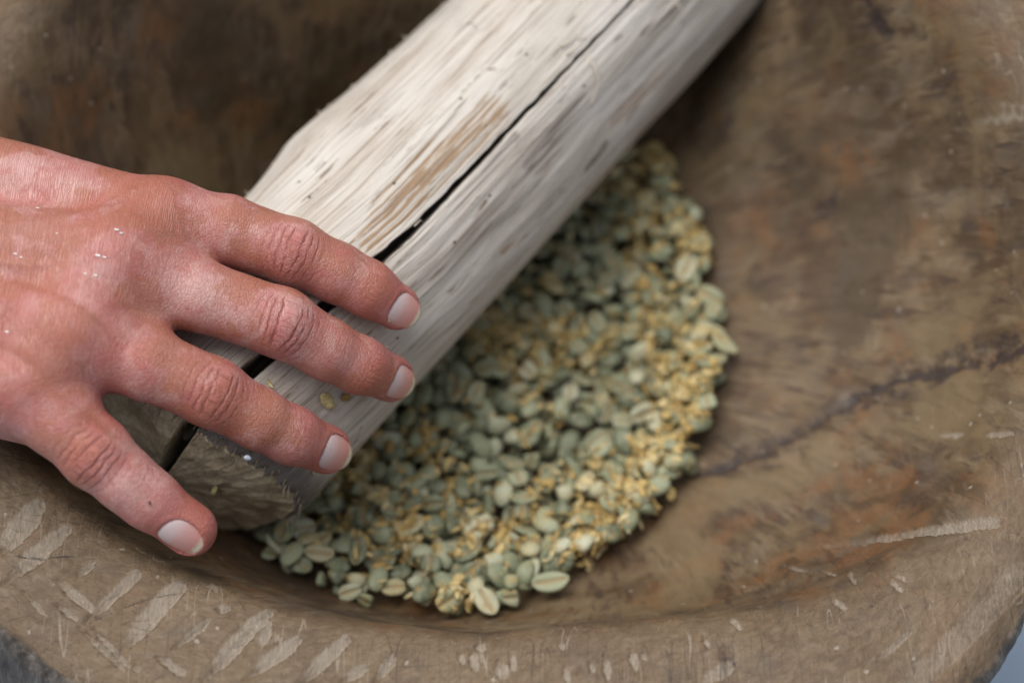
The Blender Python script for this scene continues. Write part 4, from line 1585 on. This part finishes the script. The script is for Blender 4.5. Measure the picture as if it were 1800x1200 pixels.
def nail_mesh(k):
    n = NAIL[k]
    a, e, s = nail_frame(k)
    T = BONES[k][5]
    H = nail_surface(k)
    nu, nv = 17, 15
    A = np.linspace(-1, 1, nu)
    Bv = np.linspace(-1, 1, nv)
    X, Y = np.meshgrid(A, Bv, indexing='ij')
    # square to superellipse
    p = 2.25
    r = np.maximum(np.abs(X), np.abs(Y))
    nrm = (np.abs(X) ** p + np.abs(Y) ** p) ** (1 / p)
    f = np.where(nrm > 0, r / np.maximum(nrm, 1e-6), 1)
    x, y = X * f, Y * f
    u = n['uc'] + n['L'] * x
    v = n['W'] * y * (1 - 0.06 * x)
    h = H(u, v)
    h = h - 0.22 * sstep(0.82, 1.0, r) * (x < 0.55)   # tucked under the folds at base and sides
    P = T + u[..., None] * a + v[..., None] * s + h[..., None] * e
    top = P.reshape(-1, 3)
    bot = (P - 0.4 * e).reshape(-1, 3)
    F = grid_faces(nu, nv).tolist()
    m = len(top)
    ring = [i for i in range(nv)] + [i * nv + nv - 1 for i in range(1, nu)] + \
           [(nu - 1) * nv + i for i in range(nv - 2, -1, -1)] + [i * nv for i in range(nu - 2, 0, -1)]
    F2 = [tuple(f) for f in F] + [tuple(i + m for i in f[::-1]) for f in F]
    F2 += [(ring[(i + 1) % len(ring)], ring[i], ring[i] + m, ring[(i + 1) % len(ring)] + m) for i in range(len(ring))]
    VV = np.concatenate([top, bot])
    # outward faces
    c = np.cross(VV[F2[20][1]] - VV[F2[20][0]], VV[F2[20][2]] - VV[F2[20][0]])
    if c @ e < 0:
        F2 = [f[::-1] for f in F2]
    q = np.tile(((x + 1) / 2).reshape(-1), 2)
    return mesh_from("fingernail", VV, F2, True, dict(nq=q, np=np.tile(y.reshape(-1), 2),
                     nl=np.stack([np.tile(v.reshape(-1), 2), np.tile(u.reshape(-1), 2), 0 * q], -1)))


hand = link("hand", build_hand(), mat_skin())
tag(hand, "reddish weathered right hand laid flat over the near end of the pestle", "hand")
NAILM = mat_nail()
for k in BONES:
    link("fingernail", nail_mesh(k), NAILM, hand)

# ------------------------------------------------------------------ splinters, stray chaff and specks
def hit_hand(px, py):
    d = ray(px, py)
    t = 480.0
    for _ in range(80):
        t += float(hand_sdf((CAM + d * t)[None])[0]) * 0.9
    p = CAM + d * t
    return p, gradient(p[None])[0]


def sliver(pts, r0, r1, sides=5):
    """a tapering splinter along a list of points"""
    pts = np.array(pts)
    V, F = [], []
    n = len(pts)
    for i in range(n):
        t = unit(pts[min(i + 1, n - 1)] - pts[max(i - 1, 0)])
        a = unit(np.cross(t, [0.3, 0.2, 0.93]))
        b = np.cross(t, a)
        r = r0 + (r1 - r0) * i / (n - 1)
        for k in range(sides):
            w = 2 * math.pi * k / sides
            V.append(pts[i] + r * (math.cos(w) * a + 0.45 * math.sin(w) * b))
    for i in range(n - 1):
        for k in range(sides):
            k2 = (k + 1) % sides
            F.append((i * sides + k, i * sides + k2, (i + 1) * sides + k2, (i + 1) * sides + k))
    F.append(tuple(range(sides))[::-1])
    F.append(tuple((n - 1) * sides + k for k in range(sides)))
    return mesh_from("splinter", V, F, True)


def mat_plain(name, c, rough=0.6, **kw):
    n = NT(name)
    o = n.map(n.obj(), (1000, 1000, 1000))
    cc = n.mix(n.ramp(n.noise(o, 1.2, 3), 0.35, 0.65), tuple(x * 0.75 for x in c), tuple(min(1, x * 1.15) for x in c))
    return n.set(Base_Color=cc, Roughness=rough, **kw)


FRAY = mat_plain("frayed_fibre", (0.30, 0.245, 0.17))
SPL = mat_plain("splinter_wood", (0.62, 0.56, 0.44))
r_ = np.random.default_rng(77)
for s_ in (62, 71, 83, 95, 104, 108, 119, 127, 133, 141, 150, 158, 166):       # torn fibres along the far edge
    ph_ = math.radians(r_.uniform(-92, -80))
    b = log_point(np.array(float(s_)), np.array(ph_), log_radius(np.array(float(s_)), np.array(ph_)))
    outd = unit(b - (LA + LAX * s_))
    ln = r_.uniform(1.2, 2.6)
    lean = LAX * r_.uniform(-.9, .5)
    pts = [b - outd * 0.6 + (outd + lean) * ln * t + LE1 * r_.uniform(-.15, .15) for t in np.linspace(0, 1, 5)]
    link("splinter", sliver(pts, r_.uniform(.25, .55), 0.06), SPL, pestle)

for deg in np.linspace(-30, 96, 34):                                            # frayed fibres round the bruised end
    ph_ = math.radians(deg + r_.uniform(-2, 2))
    s0 = float(end_askew(np.array(ph_))) + r_.uniform(0.5, 4)
    rr_ = float(log_radius(np.array(s0), np.array(ph_))) - 1.0
    b = log_point(np.array(s0), np.array(ph_), np.array(rr_))
    outd = unit(b - (LA + LAX * s0))
    ln = r_.uniform(2.0, 5.0)
    side_ = np.cross(LAX, outd) * r_.uniform(-.35, .35)
    pts = [b + (-LAX * 0.9 + outd * (0.25 + 0.25 * t) + side_ * t) * ln * t for t in np.linspace(0, 1, 5)]
    link("splinter", sliver(pts, r_.uniform(.2, .45), 0.06), FRAY, pestle)


def on_log(px, py, lift):
    p, nn = hit(log_bvh, px, py)
    return p + LE1 * lift


for pts, r0 in [([(1034, 100, .2), (1042, 122, 1.6), (1049, 142, 2.2), (1047, 162, 1.6), (1040, 180, .6), (1035, 188, .1)], .42),
                ([(985, 84, .2), (1000, 72, 1.0), (1012, 62, .8)], .3), ([(1015, 70, .2), (1026, 62, .9), (1030, 72, .3)], .25),
                ([(995, 98, .1), (1004, 90, .9), (1008, 78, 1.3)], .3), ([(728, 398, .1), (738, 388, .9), (744, 392, .4)], .22),
                ([(855, 122, .2), (866, 119, .7), (872, 124, .3)], .35), ([(1190, 6, .2), (1196, 20, 1.2), (1188, 30, .3)], .3),
                ([(820, 40, .2), (832, 44, .9), (838, 54, .3)], .3)]:
    link("splinter", sliver([on_log(x, y, l) for x, y, l in pts], r0, 0.1), SPL, pestle)


def place_flake(name, p, nn, length, width, curl, spin, mat, label, cat, group=None):
    r = np.random.default_rng(int(length * 100 + width * 7 + spin * 13))
    V, F = flake(r, length, width, curl, 5)
    z = unit(nn)
    x = unit(np.cross(z, [math.cos(spin), math.sin(spin), 0.2]))
    M = np.stack([x, np.cross(z, x), z], 1)
    V = V @ M.T
    V = V - z * ((V @ z).min()) + z * 0.05
    o = link(name, mesh_from(name, V, F, True), mat)
    o.location = Vector(p * 0.001)
    return tag(o, label, cat, group)


PALE = mat_plain("pale_husk", (0.66, 0.55, 0.26), 0.5)
LINT = mat_plain("white_lint", (0.46, 0.52, 0.58), 0.6)
SPECK = mat_plain("dark_speck", (0.03, 0.022, 0.016), 0.6)
endn = -LAX


def end_hit(px, py):
    d = ray(px, py)
    t0 = ((LA + LAX * 3.0 - CAM) @ LAX) / (d @ LAX)
    loc = None
    for o in pestle.children:
        if o.name.startswith("end_face"):
            ok, loc, nor, _i = o.ray_cast(Vector(CAM * 0.001), Vector(d), distance=2.0)
            loc = np.array(loc) * 1000 if ok else CAM + d * t0
    return loc


p, nn = hit(log_bvh, 473, 674)
place_flake("husk_flake", p + nn * .4, nn, 3.0, 0.8, 1.6, 0.4, PALE, "thin curled cream husk sliver on the pestle above the ring finger", "husk flake")
p, nn = hit(log_bvh, 572, 703)
place_flake("husk_flake", p + nn * .2, nn, 6.5, 3.6, 0.3, 0.9, PALE, "flat yellow husk scrap on the pestle between middle and ring fingertips", "husk flake")
p, nn = hit(log_bvh, 603, 697)
place_flake("husk_flake", p + nn * .2, nn, 3.6, 2.4, 1.2, 2.2, CHAFF, "small cupped tan husk tucked against the side of the middle finger", "husk flake")
p, nn = hit(log_bvh, 549, 829)
place_flake("husk_flake", p + nn * .3, nn, 1.5, 0.5, 1.2, 1.1, PALE, "tiny cream husk thread just below the ring fingertip", "husk flake")
p = end_hit(380, 858)
place_flake("husk_flake", p - LAX * 0.3, unit(endn + 0.4 * dz), 4.6, 1.5, 0.5, 2.6, PALE, "pale yellow husk sliver on the pestle end beside the little finger", "husk flake")
p = end_hit(438, 802)
place_flake("lint_scrap", p - LAX * 0.3, unit(endn + 0.5 * dz), 2.6, 1.5, 0.7, 1.5, LINT, "small bluish white lint scrap caught on the pestle end edge", "lint")
p, nn = hit_hand(263, 883)
place_flake("dirt_speck", p + nn * .15, nn, 1.15, 0.6, 0.4, 0.2, SPECK, "tiny black speck stuck on the little finger behind its nail", "speck")
for (x, y, lab) in [(684, 562, "tiny cream crumb on the index finger just beside its nail"),
                    (680, 612, "tiny cream crumb on the middle finger behind its nail")]:
    p, nn = hit_hand(x, y)
    place_flake("husk_crumb", p + nn * .15, nn, 1.1, 0.7, 0.5, x * .1, PALE, lab, "crumb")

GLINT = mat_plain("painted_glint", (0.80, 0.76, 0.72), 0.12)  # near-white crumb colour stands in for wet glints on the skin
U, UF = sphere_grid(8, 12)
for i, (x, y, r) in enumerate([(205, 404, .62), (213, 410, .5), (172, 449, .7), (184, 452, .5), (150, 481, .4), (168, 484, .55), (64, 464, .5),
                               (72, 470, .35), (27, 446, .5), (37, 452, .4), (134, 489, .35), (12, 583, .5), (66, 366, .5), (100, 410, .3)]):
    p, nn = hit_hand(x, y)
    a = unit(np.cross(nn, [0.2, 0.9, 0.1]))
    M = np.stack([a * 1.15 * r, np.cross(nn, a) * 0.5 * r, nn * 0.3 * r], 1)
    o = link("glint_crumb", mesh_from("glint_crumb", U @ M.T, UF, True), GLINT)
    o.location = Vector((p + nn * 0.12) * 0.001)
    tag(o, "tiny pale crumb with a painted wet glint on the back of the hand", "crumb", "crumbs on the back of the hand")
